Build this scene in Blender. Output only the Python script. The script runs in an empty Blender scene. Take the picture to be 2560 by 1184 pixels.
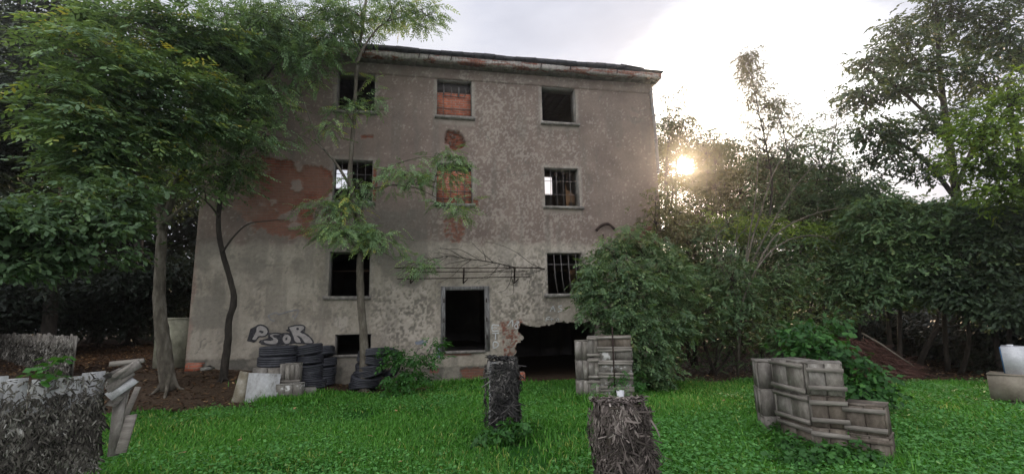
import bpy, math, random
import numpy as np
from mathutils import Matrix, Vector

# ------------------------------------------------------------------ scene, camera
bpy.context.scene.world = bpy.data.worlds.new("World")
SC = bpy.context.scene
COL = SC.collection
rng = np.random.default_rng(7)
random.seed(7)

F = 1200.0                       # focal length, in pixels of the 2560 px wide photograph
EYE = np.array([0.0, 0.0, 1.79])
R = np.array([[0.98224684, 0.02017993, -0.18650449],     # surveyed camera axes: right, down, forward (facade X, down, facade depth)
              [0.01123993, 0.98608004, 0.16589097],
              [0.18725602, -0.16504218, 0.96834718]])
WALL_Y = 14.0
cam = bpy.data.cameras.new('camera')
cam.sensor_width = 36; cam.lens = F / 2560 * 36; cam.clip_end = 500; cam.clip_start = 0.05
co = bpy.data.objects.new('camera', cam); COL.objects.link(co)
def w(v): return Vector((v[0], v[2], -v[1]))
rt, dn, fw = w(R[0]), w(R[1]), w(R[2])
co.matrix_world = Matrix(((rt.x, -dn.x, -fw.x, EYE[0]), (rt.y, -dn.y, -fw.y, EYE[1]), (rt.z, -dn.z, -fw.z, EYE[2]), (0, 0, 0, 1)))
SC.camera = co

def ray(px, py):
    d = R.T @ np.array([(px - 1280) / F, (py - 592) / F, 1.0])
    return np.array([d[0], d[2], -d[1]])
def at(px, py, Y):               # the point seen at a photo pixel, Y metres out
    d = ray(px, py); return EYE + d * (Y / d[1])
def atz(px, py, z):              # ... at height z
    d = ray(px, py); return EYE + d * ((z - EYE[2]) / d[2])
def wl(px, py, Y=WALL_Y):        # facade coordinates (x, z)
    p = at(px, py, Y); return p[0], p[2]
def scale(px, py, Y):            # metres per photo pixel there
    d = ray(px, py); return Y / d[1] / F

def sstep(a, b, x):
    t = np.clip((x - a) / (b - a), 0, 1); return t * t * (3 - 2 * t)

# ------------------------------------------------------------------ value noise
_LAT = rng.random((64, 64, 64))
def noise3(x, y, z):
    x, y, z = np.asarray(x, float), np.asarray(y, float), np.asarray(z, float)
    xi, yi, zi = np.floor(x).astype(int), np.floor(y).astype(int), np.floor(z).astype(int)
    u, v, t = x - xi, y - yi, z - zi
    u = u * u * (3 - 2 * u); v = v * v * (3 - 2 * v); t = t * t * (3 - 2 * t)
    def g(a, b, c): return _LAT[(xi + a) & 63, (yi + b) & 63, (zi + c) & 63]
    return ((g(0,0,0)*(1-u)+g(1,0,0)*u)*(1-v)+(g(0,1,0)*(1-u)+g(1,1,0)*u)*v)*(1-t)+((g(0,0,1)*(1-u)+g(1,0,1)*u)*(1-v)+(g(0,1,1)*(1-u)+g(1,1,1)*u)*v)*t
def fbm(x, y, z=0.0, o=4):
    s = 0; a = 0.5; n = 0
    for i in range(o):
        s = s + a * noise3(x * 2**i + 13.7*i, y * 2**i + 5.1*i, z * 2**i + 9.3*i); n += a; a *= 0.5
    return s / n

# ------------------------------------------------------------------ terrain
def terrain(x, y):
    x = np.asarray(x, float); y = np.asarray(y, float)
    b = sstep(-0.6, -5.2, x) * sstep(11.2, 13.8, y) * 0.60
    b = b + sstep(-5.5, -13, x) * sstep(12, 26, y) * 0.35
    b = b + sstep(8, 16, x) * sstep(8, 14, y) * 0.12
    b = b + (fbm(x * .55 + 40, y * .55 + 40, 0.5, 3) - .5) * 0.10 * sstep(2, 5, np.hypot(x, y))
    return b
def tz(x, y): return float(terrain(x, y))
def gp(px, py):                  # ground point seen at a photo pixel
    d = ray(px, py); t = (0 - EYE[2]) / d[2] if d[2] < -1e-3 else 60
    for _ in range(40):
        p = EYE + d * t; t += (tz(p[0], p[1]) - p[2]) / d[2] * .7
    p = EYE + d * t
    return np.array([p[0], p[1], tz(p[0], p[1])])

# ------------------------------------------------------------------ materials
def mat(name):
    m = bpy.data.materials.new(name); m.use_nodes = True
    nt = m.node_tree; nt.nodes.clear()
    out = nt.nodes.new('ShaderNodeOutputMaterial')
    return m, nt, out
def N(nt, t, **kw):
    n = nt.nodes.new('ShaderNode' + t)
    for k, v in kw.items():
        if k.startswith('i_'): n.inputs[k[2:].replace('_', ' ')].default_value = v
        else: setattr(n, k, v)
    return n
def L(nt, a, b): nt.links.new(a, b)
def c4(c): return (c[0], c[1], c[2], 1)
def mixc(nt, fac, a, b, blend='MIX'):
    n = nt.nodes.new('ShaderNodeMix'); n.data_type = 'RGBA'; n.blend_type = blend
    for s, v in ((n.inputs[0], fac), (n.inputs[6], a), (n.inputs[7], b)):
        if hasattr(v, 'is_linked'): L(nt, v, s)
        elif isinstance(v, (int, float)): s.default_value = v
        else: s.default_value = c4(v)
    return n.outputs[2]
def ramp(nt, src, stops):
    n = nt.nodes.new('ShaderNodeValToRGB'); e = n.color_ramp.elements
    while len(e) < len(stops): e.new(0.5)
    for k, (p, c) in enumerate(stops):
        e[k].position = p; e[k].color = c4(c) if hasattr(c, '__len__') else (c, c, c, 1)
    L(nt, src, n.inputs[0]); return n.outputs[0]
def tex(nt, kind='Noise', scale=5, detail=4, rough=.6, space='Object', stretch=None):
    tc = N(nt, 'TexCoord'); src = tc.outputs[space]
    if stretch:
        mp = N(nt, 'Mapping'); mp.inputs['Scale'].default_value = stretch; L(nt, src, mp.inputs[0]); src = mp.outputs[0]
    t = N(nt, 'Tex' + kind); L(nt, src, t.inputs['Vector']); t.inputs['Scale'].default_value = scale
    if kind == 'Noise': t.inputs['Detail'].default_value = detail; t.inputs['Roughness'].default_value = rough
    return t
def bump(nt, h, strength=.5, dist=.02):
    b = N(nt, 'Bump'); b.inputs['Strength'].default_value = strength; b.inputs['Distance'].default_value = dist
    L(nt, h, b.inputs['Height']); return b.outputs[0]
def attr(nt, name):
    a = N(nt, 'Attribute'); a.attribute_name = name; return a
def princ(nt, out, col, rough=.85, nrm=None, spec=.25, metal=0):
    p = N(nt, 'BsdfPrincipled')
    if hasattr(col, 'is_linked'): L(nt, col, p.inputs['Base Color'])
    else: p.inputs['Base Color'].default_value = c4(col)
    p.inputs['Roughness'].default_value = rough; p.inputs['Specular IOR Level'].default_value = spec; p.inputs['Metallic'].default_value = metal
    if nrm is not None: L(nt, nrm, p.inputs['Normal'])
    L(nt, p.outputs[0], out.inputs[0]); return p

def rough_mat(name, stops, scale=6, bs=.5, bd=.02, rough=.9, stretch=None, spec=.2, detail=6, metal=0, island=0):
    m, nt, out = mat(name)
    oi = N(nt, 'ObjectInfo'); ge = N(nt, 'NewGeometry')
    def shifted(tx):
        src = tx.inputs['Vector'].links[0].from_socket; cb = N(nt, 'VectorMath', operation='ADD'); sc = N(nt, 'VectorMath', operation='SCALE'); sc.inputs[0].default_value = (9, 7, 5)
        am = N(nt, 'MathNode') if False else N(nt, 'Math', operation='ADD'); L(nt, oi.outputs['Random'], am.inputs[0]); m3 = N(nt, 'Math', operation='MULTIPLY'); L(nt, ge.outputs['Random Per Island'], m3.inputs[0]); m3.inputs[1].default_value = island; L(nt, m3.outputs[0], am.inputs[1])
        L(nt, am.outputs[0], sc.inputs['Scale']); L(nt, src, cb.inputs[0]); L(nt, sc.outputs[0], cb.inputs[1]); L(nt, cb.outputs[0], tx.inputs['Vector']); return tx
    t = shifted(tex(nt, 'Noise', scale, detail, .65, stretch=stretch))
    c = ramp(nt, t.outputs[0], stops)
    t2 = shifted(tex(nt, 'Noise', scale * 6, 4, .7, stretch=stretch))
    if island: c = mixc(nt, 1.0, c, ramp(nt, ge.outputs['Random Per Island'], [(0, (.72, .71, .70)), (.5, (.95, .95, .95)), (1, (1.18, 1.17, 1.14))]), 'MULTIPLY')
    c = mixc(nt, .35, c, ramp(nt, t2.outputs[0], [(.3, .35), (.7, 1.0)]), 'MULTIPLY')
    ad = N(nt, 'Math', operation='ADD'); L(nt, t.outputs[0], ad.inputs[0]); L(nt, t2.outputs[0], ad.inputs[1])
    princ(nt, out, c, rough, bump(nt, ad.outputs[0], bs, bd), spec, metal)
    return m
def leaf_mat(name, stops, trans=.35, tcol=None, rough=.5, spec=.3):
    m, nt, out = mat(name)
    a = attr(nt, 'tint')
    c = ramp(nt, a.outputs['Fac'], stops)
    p = princ(nt, out, c, rough, None, spec)
    tr = N(nt, 'BsdfTranslucent')
    tc = mixc(nt, 1.0, c, tcol or (1.5, 1.35, .55), 'MULTIPLY'); L(nt, tc, tr.inputs[0])
    mx = N(nt, 'MixShader'); mx.inputs[0].default_value = trans
    L(nt, p.outputs[0], mx.inputs[1]); L(nt, tr.outputs[0], mx.inputs[2]); L(nt, mx.outputs[0], out.inputs[0])
    return m

M = {}
M['leaf_ash'] = leaf_mat('ash leaves', [(0, (.055, .095, .052)), (.45, (.138, .232, .115)), (.75, (.23, .355, .165)), (.95, (.35, .46, .13)), (1, (.46, .42, .10))], trans=.28)
M['leaf_dark'] = leaf_mat('dark leaves', [(0, (.045, .065, .046)), (.5, (.08, .12, .074)), (.9, (.13, .185, .10)), (1, (.2, .22, .1))])
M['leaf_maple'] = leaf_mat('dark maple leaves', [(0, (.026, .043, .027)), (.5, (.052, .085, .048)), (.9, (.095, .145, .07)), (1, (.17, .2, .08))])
M['leaf_shade'] = leaf_mat('shade darkened leaves', [(0, (.010, .017, .012)), (.5, (.02, .033, .02)), (1, (.05, .06, .033))], trans=.15)  # leaf colour lowered to imitate deep shade, for foliage behind the yard
M['leaf_elder'] = leaf_mat('elder leaves', [(0, (.045, .08, .042)), (.5, (.095, .168, .078)), (.85, (.18, .275, .12)), (1, (.27, .29, .13))])
M['leaf_yellow'] = leaf_mat('yellowing leaves', [(0, (.06, .11, .025)), (.5, (.135, .225, .036)), (.85, (.22, .33, .045)), (1, (.34, .36, .06))], trans=.45)
M['leaf_birch'] = leaf_mat('small backlit leaves', [(0, (.04, .052, .028)), (.5, (.082, .096, .043)), (.9, (.14, .14, .06)), (1, (.21, .165, .07))], trans=.45)
M['leaf_vine'] = leaf_mat('vine leaves', [(0, (.02, .07, .018)), (.5, (.045, .14, .03)), (.9, (.08, .22, .045)), (1, (.14, .26, .06))])
M['grass'] = leaf_mat('grass blades', [(0, (.036, .125, .018)), (.5, (.09, .265, .036)), (.88, (.175, .39, .065)), (1, (.36, .38, .12))], trans=.35, tcol=(1.2, 1.4, .5))
M['weed'] = leaf_mat('weed leaves', [(0, (.038, .13, .03)), (.5, (.095, .275, .066)), (.9, (.185, .415, .12)), (1, (.28, .44, .16))], trans=.3)
M['litter'] = leaf_mat('dry leaves', [(0, (.022, .013, .009)), (.4, (.07, .038, .02)), (.8, (.17, .098, .042)), (1, (.42, .28, .14))], trans=.1, tcol=(1, .8, .5))
M['net'] = leaf_mat('camouflage net shreds', [(0, (.022, .02, .017)), (.42, (.066, .06, .05)), (.7, (.155, .146, .125)), (.9, (.29, .28, .25)), (1, (.42, .41, .38))], trans=.08, tcol=(1, .9, .8), rough=.9)
M['net_brown'] = leaf_mat('brown net shreds', [(0, (.022, .018, .016)), (.4, (.085, .07, .063)), (.7, (.18, .15, .135)), (.9, (.30, .26, .235)), (1, (.40, .36, .32))], trans=.08, tcol=(1, .9, .8), rough=.9)
M['net_black'] = leaf_mat('black net shreds', [(0, (.012, .012, .012)), (.45, (.032, .031, .03)), (.8, (.095, .09, .085)), (1, (.22, .21, .195))], trans=.05, tcol=(1, .9, .8), rough=.85)
M['twigs_red'] = leaf_mat('dry red needles', [(0, (.04, .022, .018)), (.5, (.10, .05, .04)), (.9, (.18, .095, .075)), (1, (.3, .18, .14))], trans=.1, tcol=(1, .8, .6), rough=.8)
M['bark'] = rough_mat('grey bark', [(.3, (.06, .052, .042)), (.5, (.13, .115, .09)), (.72, (.24, .22, .185))], 9, .9, .03, stretch=(1, 1, .35))
M['bark_dark'] = rough_mat('dark bark', [(.3, (.02, .018, .015)), (.55, (.05, .043, .036)), (.75, (.09, .08, .066))], 9, .9, .03, stretch=(1, 1, .35))
M['bark_pale'] = rough_mat('pale bare stems', [(.3, (.12, .105, .085)), (.55, (.2, .18, .145)), (.75, (.3, .27, .22))], 12, .6, .01)
M['wood'] = rough_mat('weathered grey wood', [(.25, (.085, .076, .066)), (.5, (.20, .185, .165)), (.62, (.28, .265, .24)), (.74, (.46, .45, .42))], 3.5, .8, .012, stretch=(2.2, 2.2, 1), island=1)
M['wood_brown'] = rough_mat('brown weathered wood', [(.25, (.065, .055, .045)), (.5, (.145, .122, .10)), (.66, (.21, .185, .158)), (.78, (.36, .34, .30))], 3.5, .8, .012, stretch=(2, 2, 1), island=1)
M['wood_batten'] = rough_mat('grey batten wood', [(.25, (.12, .108, .095)), (.55, (.26, .24, .212)), (.75, (.40, .38, .345))], 5, .6, .008, stretch=(.5, .5, 3), island=1)
M['board_white'] = rough_mat('flaking white board', [(.28, (.16, .15, .13)), (.42, (.36, .365, .36)), (.7, (.52, .535, .545))], 5, .5, .008, stretch=(1.6, 1.6, .7), island=1)
M['board_tan'] = rough_mat('mossy tan board', [(.3, (.11, .10, .07)), (.5, (.22, .195, .14)), (.7, (.36, .345, .30))], 4, .5, .008)
M['tyre'] = rough_mat('dusty tyre rubber', [(.3, (.016, .017, .022)), (.55, (.034, .036, .046)), (.74, (.085, .087, .095))], 3.5, .35, .008, rough=.62, spec=.4)
M['iron'] = rough_mat('rusty black iron', [(.35, (.018, .013, .012)), (.6, (.045, .027, .022)), (.8, (.09, .042, .03))], 12, .4, .004, rough=.75)
M['iron_grey'] = rough_mat('grey window bars', [(.35, (.09, .085, .085)), (.7, (.22, .2, .2))], 14, .3, .003, rough=.6)
M['pipe'] = rough_mat('grey zinc pipe', [(.3, (.12, .115, .115)), (.7, (.23, .225, .23))], 6, .2, .004, rough=.5, spec=.4)
M['roof'] = rough_mat('tarred roofing', [(.3, (.028, .028, .031)), (.6, (.06, .06, .066)), (.8, (.12, .12, .125))], 4, .5, .02, rough=.7)
M['frame_wood'] = rough_mat('flaking blue grey frame', [(.3, (.07, .065, .06)), (.5, (.155, .153, .15)), (.7, (.31, .31, .305))], 7, .6, .008, stretch=(3, 3, .6))
M['sill'] = rough_mat('weathered stone sill', [(.3, (.11, .10, .092)), (.5, (.23, .215, .195)), (.7, (.38, .365, .335))], 8, .6, .01)
M['reveal'] = rough_mat('grey reveal plaster', [(.3, (.15, .14, .13)), (.55, (.26, .245, .225)), (.75, (.38, .365, .34))], 4, .5, .01)
M['inside'] = rough_mat('dark inner plaster', [(.3, (.05, .045, .045)), (.6, (.10, .092, .09)), (.8, (.17, .16, .15))], 1.2, .4, .01)  # dark plaster shared by the inner surfaces
M['concrete'] = rough_mat('mossy concrete', [(.3, (.14, .14, .10)), (.5, (.26, .255, .19)), (.72, (.38, .37, .30))], 3, .7, .02)
M['paint_black'] = rough_mat('black spray paint', [(.3, (.02, .02, .024)), (.58, (.05, .049, .055)), (.68, (.15, .14, .135))], 18, .3, .004, rough=.7)
M['paint_grey'] = rough_mat('pale grey paint', [(.3, (.25, .236, .224)), (.52, (.335, .316, .30)), (.7, (.39, .37, .35))], 10, .4, .006, rough=.8)
M['paint_shade'] = rough_mat('faded dark paint', [(.3, (.07, .068, .07)), (.7, (.15, .142, .14))], 8, .4, .006, rough=.8)
M['paint_white'] = rough_mat('white chalk paint', [(.3, (.36, .37, .36)), (.6, (.62, .64, .64))], 16, .3, .004, rough=.85)
M['paint_blue'] = rough_mat('faded blue paint', [(.3, (.15, .165, .20)), (.7, (.25, .28, .33))], 12, .3, .004, rough=.85)
M['white_plastic'] = rough_mat('dirty white plastic', [(.3, (.45, .46, .49)), (.7, (.66, .67, .70))], 7, .1, .003, rough=.35, spec=.5)
M['blue_plastic'] = rough_mat('blue plastic', [(.3, (.03, .09, .19)), (.7, (.06, .15, .28))], 7, .1, .003, rough=.4, spec=.5)
M['card'] = rough_mat('tan wooden case', [(.3, (.18, .155, .12)), (.6, (.29, .26, .21)), (.8, (.4, .37, .31))], 4, .3, .006)
M['stone'] = rough_mat('rubble stone', [(.3, (.13, .125, .11)), (.6, (.26, .25, .225)), (.8, (.4, .38, .35))], 6, .8, .02)

def brick_nodes(nt, dark=1.0):
    tc = N(nt, 'TexCoord'); sx = N(nt, 'SeparateXYZ'); L(nt, tc.outputs['Object'], sx.inputs[0])
    cb = N(nt, 'CombineXYZ'); L(nt, sx.outputs[0], cb.inputs[0]); L(nt, sx.outputs[2], cb.inputs[1])
    dn_ = N(nt, 'TexNoise'); dn_.inputs['Scale'].default_value = 7; L(nt, tc.outputs['Object'], dn_.inputs[0])
    ad = N(nt, 'VectorMath', operation='MULTIPLY_ADD'); L(nt, dn_.outputs['Color'], ad.inputs[0]); ad.inputs[1].default_value = (.03, .03, 0); L(nt, cb.outputs[0], ad.inputs[2])
    b = N(nt, 'TexBrick'); L(nt, ad.outputs[0], b.inputs[0]); b.offset = .5
    b.inputs['Scale'].default_value = 1; b.inputs['Brick Width'].default_value = .26; b.inputs['Row Height'].default_value = .078
    b.inputs['Mortar Size'].default_value = .009; b.inputs['Mortar Smooth'].default_value = .25; b.inputs['Bias'].default_value = -.1
    b.inputs['Color1'].default_value = c4((.30 * dark, .095 * dark, .055 * dark)); b.inputs['Color2'].default_value = c4((.20 * dark, .075 * dark, .05 * dark)); b.inputs['Mortar'].default_value = c4((.20 * dark, .16 * dark, .135 * dark))
    nz = tex(nt, 'Noise', 5, 6, .7)
    col = mixc(nt, .75, b.outputs[0], ramp(nt, nz.outputs[0], [(.32, (.4, .4, .4)), (.6, (1, 1, 1)), (.75, (1.25, 1.2, 1.1))]), 'MULTIPLY')
    return col, b.outputs['Fac'], nz.outputs[0]
def brick_mat(name, dark=1.0):
    m, nt, out = mat(name)
    c, f, n = brick_nodes(nt, dark)
    iv = N(nt, 'Math', operation='MULTIPLY_ADD'); L(nt, f, iv.inputs[0]); iv.inputs[1].default_value = -1; L(nt, n, iv.inputs[2])
    princ(nt, out, c, .9, bump(nt, iv.outputs[0], .9, .02), .15); return m
M['brick'] = brick_mat('red infill brick', 1.9)

def plaster_mat():
    m, nt, out = mat('old peeling plaster')
    A = attr(nt, 'mask'); s = N(nt, 'SeparateColor'); L(nt, A.outputs['Color'], s.inputs[0])
    B = attr(nt, 'coat'); s2 = N(nt, 'SeparateColor'); L(nt, B.outputs['Color'], s2.inputs[0])
    n1 = tex(nt, 'Noise', 1.3, 8, .62); n2 = tex(nt, 'Noise', 11, 6, .7); n3 = tex(nt, 'Noise', 45, 4, .7)
    up = ramp(nt, n1.outputs[0], [(.3, (.150, .118, .102)), (.5, (.188, .149, .127)), (.7, (.228, .183, .154))])
    lo = ramp(nt, n1.outputs[0], [(.3, (.245, .216, .177)), (.5, (.315, .282, .233)), (.7, (.38, .343, .286))])
    c = mixc(nt, s2.outputs[0], up, lo)
    c = mixc(nt, .5, c, ramp(nt, n2.outputs[0], [(.3, (.66, .66, .66)), (.5, (1, 1, 1)), (.72, (1.2, 1.19, 1.17))]), 'MULTIPLY')
    c = mixc(nt, .3, c, ramp(nt, n3.outputs[0], [(.35, (.6, .6, .6)), (.6, (1.1, 1.1, 1.1))]), 'MULTIPLY')
    sb = mixc(nt, .6, (.30, .275, .243), ramp(nt, n2.outputs[0], [(.3, (.6, .6, .6)), (.6, (1, 1, 1)), (.75, (1.2, 1.2, 1.2))]), 'MULTIPLY'); c = mixc(nt, s2.outputs[1], c, sb)                  # smooth pale band round the windows
    c = mixc(nt, s.outputs[1], c, (.40, .36, .31))                   # pale flakes
    st = ramp(nt, n2.outputs[0], [(.3, (.09, .085, .074)), (.7, (.155, .146, .126))])
    c = mixc(nt, s.outputs[2], c, st)                                # damp stains and painted dark hollows
    bc, bf, bn = brick_nodes(nt, .80)
    bl = mixc(nt, s2.outputs[2], bc, (.185, .112, .085))               # dusty brick
    c = mixc(nt, s.outputs[0], c, bl)
    h = N(nt, 'Math', operation='MULTIPLY_ADD'); L(nt, n2.outputs[0], h.inputs[0]); h.inputs[1].default_value = 1.2; L(nt, n3.outputs[0], h.inputs[2])
    mb = N(nt, 'Math', operation='MULTIPLY'); L(nt, bf, mb.inputs[0]); L(nt, s.outputs[0], mb.inputs[1])
    h2 = N(nt, 'Math', operation='MULTIPLY_ADD'); L(nt, mb.outputs[0], h2.inputs[0]); h2.inputs[1].default_value = -1.2; L(nt, h.outputs[0], h2.inputs[2])
    princ(nt, out, c, .92, bump(nt, h2.outputs[0], .55, .014), .15)
    return m
M['plaster'] = plaster_mat()

def fascia_mat():
    m, nt, out = mat('crumbling cornice')
    c, f, n = brick_nodes(nt, 1.0)
    t = tex(nt, 'Noise', 1.1, 5, .7, stretch=(1, 1, 5)); n2 = tex(nt, 'Noise', 9, 5, .7)
    pl = ramp(nt, n2.outputs[0], [(.3, (.24, .22, .205)), (.6, (.42, .39, .36)), (.8, (.5, .47, .43))])
    k = ramp(nt, t.outputs[0], [(.485, 0), (.54, .9)])
    c = mixc(nt, k, pl, c)
    princ(nt, out, c, .92, bump(nt, n2.outputs[0], .6, .02), .15); return m
M['fascia'] = fascia_mat()

def ground_mat():
    m, nt, out = mat('soil and turf')
    A = attr(nt, 'litter')
    n1 = tex(nt, 'Noise', 1.7, 8, .65); n2 = tex(nt, 'Noise', 24, 5, .7)
    g = ramp(nt, n2.outputs[0], [(.3, (.010, .035, .006)), (.55, (.018, .075, .010)), (.75, (.035, .11, .016))])
    d = ramp(nt, n2.outputs[0], [(.28, (.026, .019, .013)), (.5, (.058, .040, .027)), (.7, (.10, .07, .045)), (.85, (.17, .125, .08))])
    dk = ramp(nt, n2.outputs[0], [(.3, (.014, .009, .007)), (.7, (.04, .024, .018))]); kd = N(nt, 'Math', operation='SUBTRACT'); L(nt, A.outputs['Fac'], kd.inputs[0]); kd.inputs[1].default_value = 1.0; kd.use_clamp = True; d = mixc(nt, kd.outputs[0], d, dk)  # second, darker soil colour imitates deep shade under the trees
    ad = N(nt, 'Math', operation='MULTIPLY_ADD'); L(nt, n1.outputs[0], ad.inputs[0]); ad.inputs[1].default_value = .7; L(nt, A.outputs['Fac'], ad.inputs[2])
    k = ramp(nt, ad.outputs[0], [(.72, 0), (.92, 1)])
    c = mixc(nt, k, g, d)
    princ(nt, out, c, .95, bump(nt, n2.outputs[0], .8, .03), .1); return m
M['ground'] = ground_mat()

# ------------------------------------------------------------------ mesh collectors
class MB:
    """Collects quads, tubes and boxes; build() links them as ONE mesh object."""
    def __init__(s): s.v = []; s.f = []; s.t = []; s.n = 0; s.m = []
    def add(s, V, Fc, tint=None, mi=0):
        V = np.asarray(V, float).reshape(-1, 3); Fc = np.asarray(Fc, int)
        s.v.append(V); s.f.append(Fc + s.n); s.n += len(V)
        s.t.append(np.full(len(Fc), .5) if tint is None else np.broadcast_to(np.asarray(tint, float), (len(Fc),)))
        s.m.append(np.full(len(Fc), mi)); return s
    def quad(s, a, b, c, d, tint=None): return s.add([a, b, c, d], [[0, 1, 2, 3]], tint)
    def hexa(s, P):                                      # 8 corners: bottom ring then top ring
        return s.add(P, [[3, 2, 1, 0], [4, 5, 6, 7], [0, 1, 5, 4], [1, 2, 6, 5], [2, 3, 7, 6], [3, 0, 4, 7]])
    def box(s, c, sz, rot=0.0, jit=0.0, tilt=(0, 0)):
        hx, hy, hz = sz[0] / 2, sz[1] / 2, sz[2] / 2
        P = np.array([[-hx, -hy, -hz], [hx, -hy, -hz], [hx, hy, -hz], [-hx, hy, -hz], [-hx, -hy, hz], [hx, -hy, hz], [hx, hy, hz], [-hx, hy, hz]])
        if jit: P = P + rng.normal(0, jit, P.shape)
        Mx = Matrix.Rotation(rot, 3, 'Z') @ Matrix.Rotation(tilt[0], 3, 'X') @ Matrix.Rotation(tilt[1], 3, 'Y')
        P = P @ np.array(Mx).T + np.asarray(c, float)
        return s.hexa(P)
    def tube(s, pts, rad, k=6, rough=0.0, cap=True):
        P = np.asarray(pts, float); n = len(P)
        rad = np.broadcast_to(np.asarray(rad, float), (n,))
        T = np.gradient(P, axis=0); T /= np.linalg.norm(T, axis=1)[:, None] + 1e-9
        ref = np.array([0.31, .95, 0.05]) if abs(T[:, 1]).mean() < .8 else np.array([.95, .1, .3])
        U = np.cross(T, ref); U /= np.linalg.norm(U, axis=1)[:, None] + 1e-9
        W = np.cross(T, U)
        a = np.arange(k) * 2 * math.pi / k
        rr = rad[:, None] * (1 + (rng.normal(0, rough, (n, k)) if rough else 0))
        V = P[:, None] + (U[:, None] * np.cos(a)[None, :, None] + W[:, None] * np.sin(a)[None, :, None]) * rr[..., None]
        V = V.reshape(-1, 3)
        i = np.arange(n - 1)[:, None] * k; j = np.arange(k)[None]; j2 = (j + 1) % k
        Fc = np.stack([i + j, i + j2, i + k + j2, i + k + j], -1).reshape(-1, 4)
        if cap:
            V = np.vstack([V, P[0], P[-1]]); a0 = n * k; jj = np.arange(k); e = (n - 1) * k
            Fc = np.vstack([Fc, np.stack([np.full(k, a0), (jj + 1) % k, jj, jj], 1), np.stack([np.full(k, a0 + 1), e + jj, e + (jj + 1) % k, e + (jj + 1) % k], 1)])
        return s.add(V, Fc)
    def build(s, name, material, parent=None, smooth=False, loc=None):
        V = np.vstack(s.v); T = np.concatenate(s.t)
        me = bpy.data.meshes.new(name)
        Fs = np.vstack([f if f.shape[1] == 4 else np.hstack([f, f[:, -1:]]) for f in s.f])
        tri = Fs[:, 2] == Fs[:, 3]
        tot = np.where(tri, 3, 4); keep = np.ones(Fs.shape, bool); keep[tri, 3] = False
        loops = Fs[keep]
        if loc is not None: V = V - np.asarray(loc, float)
        me.vertices.add(len(V)); me.vertices.foreach_set('co', V.astype(np.float32).ravel())
        me.loops.add(len(loops)); me.loops.foreach_set('vertex_index', loops.astype(np.int32))
        me.polygons.add(len(Fs)); st = np.concatenate([[0], np.cumsum(tot)[:-1]])
        me.polygons.foreach_set('loop_start', st.astype(np.int32))
        try: me.polygons.foreach_set('loop_total', tot.astype(np.int32))
        except Exception: pass
        if smooth: me.polygons.foreach_set('use_smooth', np.ones(len(Fs), bool))
        mats = material if isinstance(material, (list, tuple)) else [material]
        for m_ in mats: me.materials.append(m_)
        if len(mats) > 1: me.polygons.foreach_set('material_index', np.concatenate(s.m).astype(np.int32))
        a = me.attributes.new('tint', 'FLOAT', 'FACE'); a.data.foreach_set('value', T.astype(np.float32))
        me.update(calc_edges=True); me.validate()
        o = bpy.data.objects.new(name, me); COL.objects.link(o)
        if loc is not None: o.location = loc
        if parent is not None: o.parent = parent
        return o

def tag(o, label=None, cat=None, group=None, kind=None):
    if label: o['label'] = label
    if cat: o['category'] = cat
    if group: o['group'] = group
    if kind: o['kind'] = kind
    return o
def thing(name, label, cat, group=None):       # Empty that parents the parts of one thing (parts keep world coordinates)
    o = bpy.data.objects.new(name, None); COL.objects.link(o); o.empty_display_size = .2
    return tag(o, label, cat, group)

# ------------------------------------------------------------------ leaves
def pinnate(pairs, length, ll, lw, droop=.25, seed=0):
    g = np.random.default_rng(seed); V = []
    for i in range(pairs + 1):
        t = (i + .6) / (pairs + .6); bx = length * t; bz = -droop * length * t * t
        for sd in ((-1, 1) if i < pairs else (0,)):
            a = math.radians(62 - 25 * t + g.normal(0, 8)) * sd
            d = np.array([math.cos(a), math.sin(a), -.25 - .2 * t + g.normal(0, .12)]); d /= np.linalg.norm(d)
            side = np.cross(d, [0, 0, 1]); side /= np.linalg.norm(side); side[2] += g.normal(0, .25)
            s = (1 - .35 * abs(t - .5)) * g.uniform(.85, 1.15); b = np.array([bx, 0, bz])
            V.append([b, b + d * ll * s * .45 - side * lw * s * .5, b + d * ll * s, b + d * ll * s * .45 + side * lw * s * .5])
    return np.array(V)
def simple(n, length, ll, lw, seed=0):
    g = np.random.default_rng(seed + 50); V = []
    for i in range(n):
        t = (i + .5) / n; b = np.array([length * t, 0, -.12 * length * t * t]); az = g.uniform(-1.3, 1.3) if i < n - 1 else 0
        d = np.array([math.cos(az), math.sin(az), g.normal(-.35, .25)]); d /= np.linalg.norm(d)
        side = np.cross(d, [0, 0, 1]); side /= np.linalg.norm(side); side[2] += g.normal(0, .35)
        s = g.uniform(.7, 1.2)
        V.append([b, b + d * ll * s * .5 - side * lw * s * .5, b + d * ll * s, b + d * ll * s * .5 + side * lw * s * .5])
    return np.array(V)
PROTO = {
 'ash': [pinnate(4, .30, .105, .046, seed=i) for i in range(4)],
 'locust': [pinnate(6, .30, .078, .030, .3, seed=i + 9) for i in range(4)],
 'elder': [pinnate(3, .17, .10, .045, .3, seed=i + 20) for i in range(4)],
 'birch': [simple(8, .28, .058, .05, seed=i) for i in range(4)],
 'broad': [simple(6, .30, .11, .075, seed=i + 30) for i in range(4)],
 'big': [simple(7, .5, .19, .12, seed=i + 60) for i in range(4)],
 'vine': [simple(4, .16, .085, .075, seed=i + 90) for i in range(4)],
}
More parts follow.
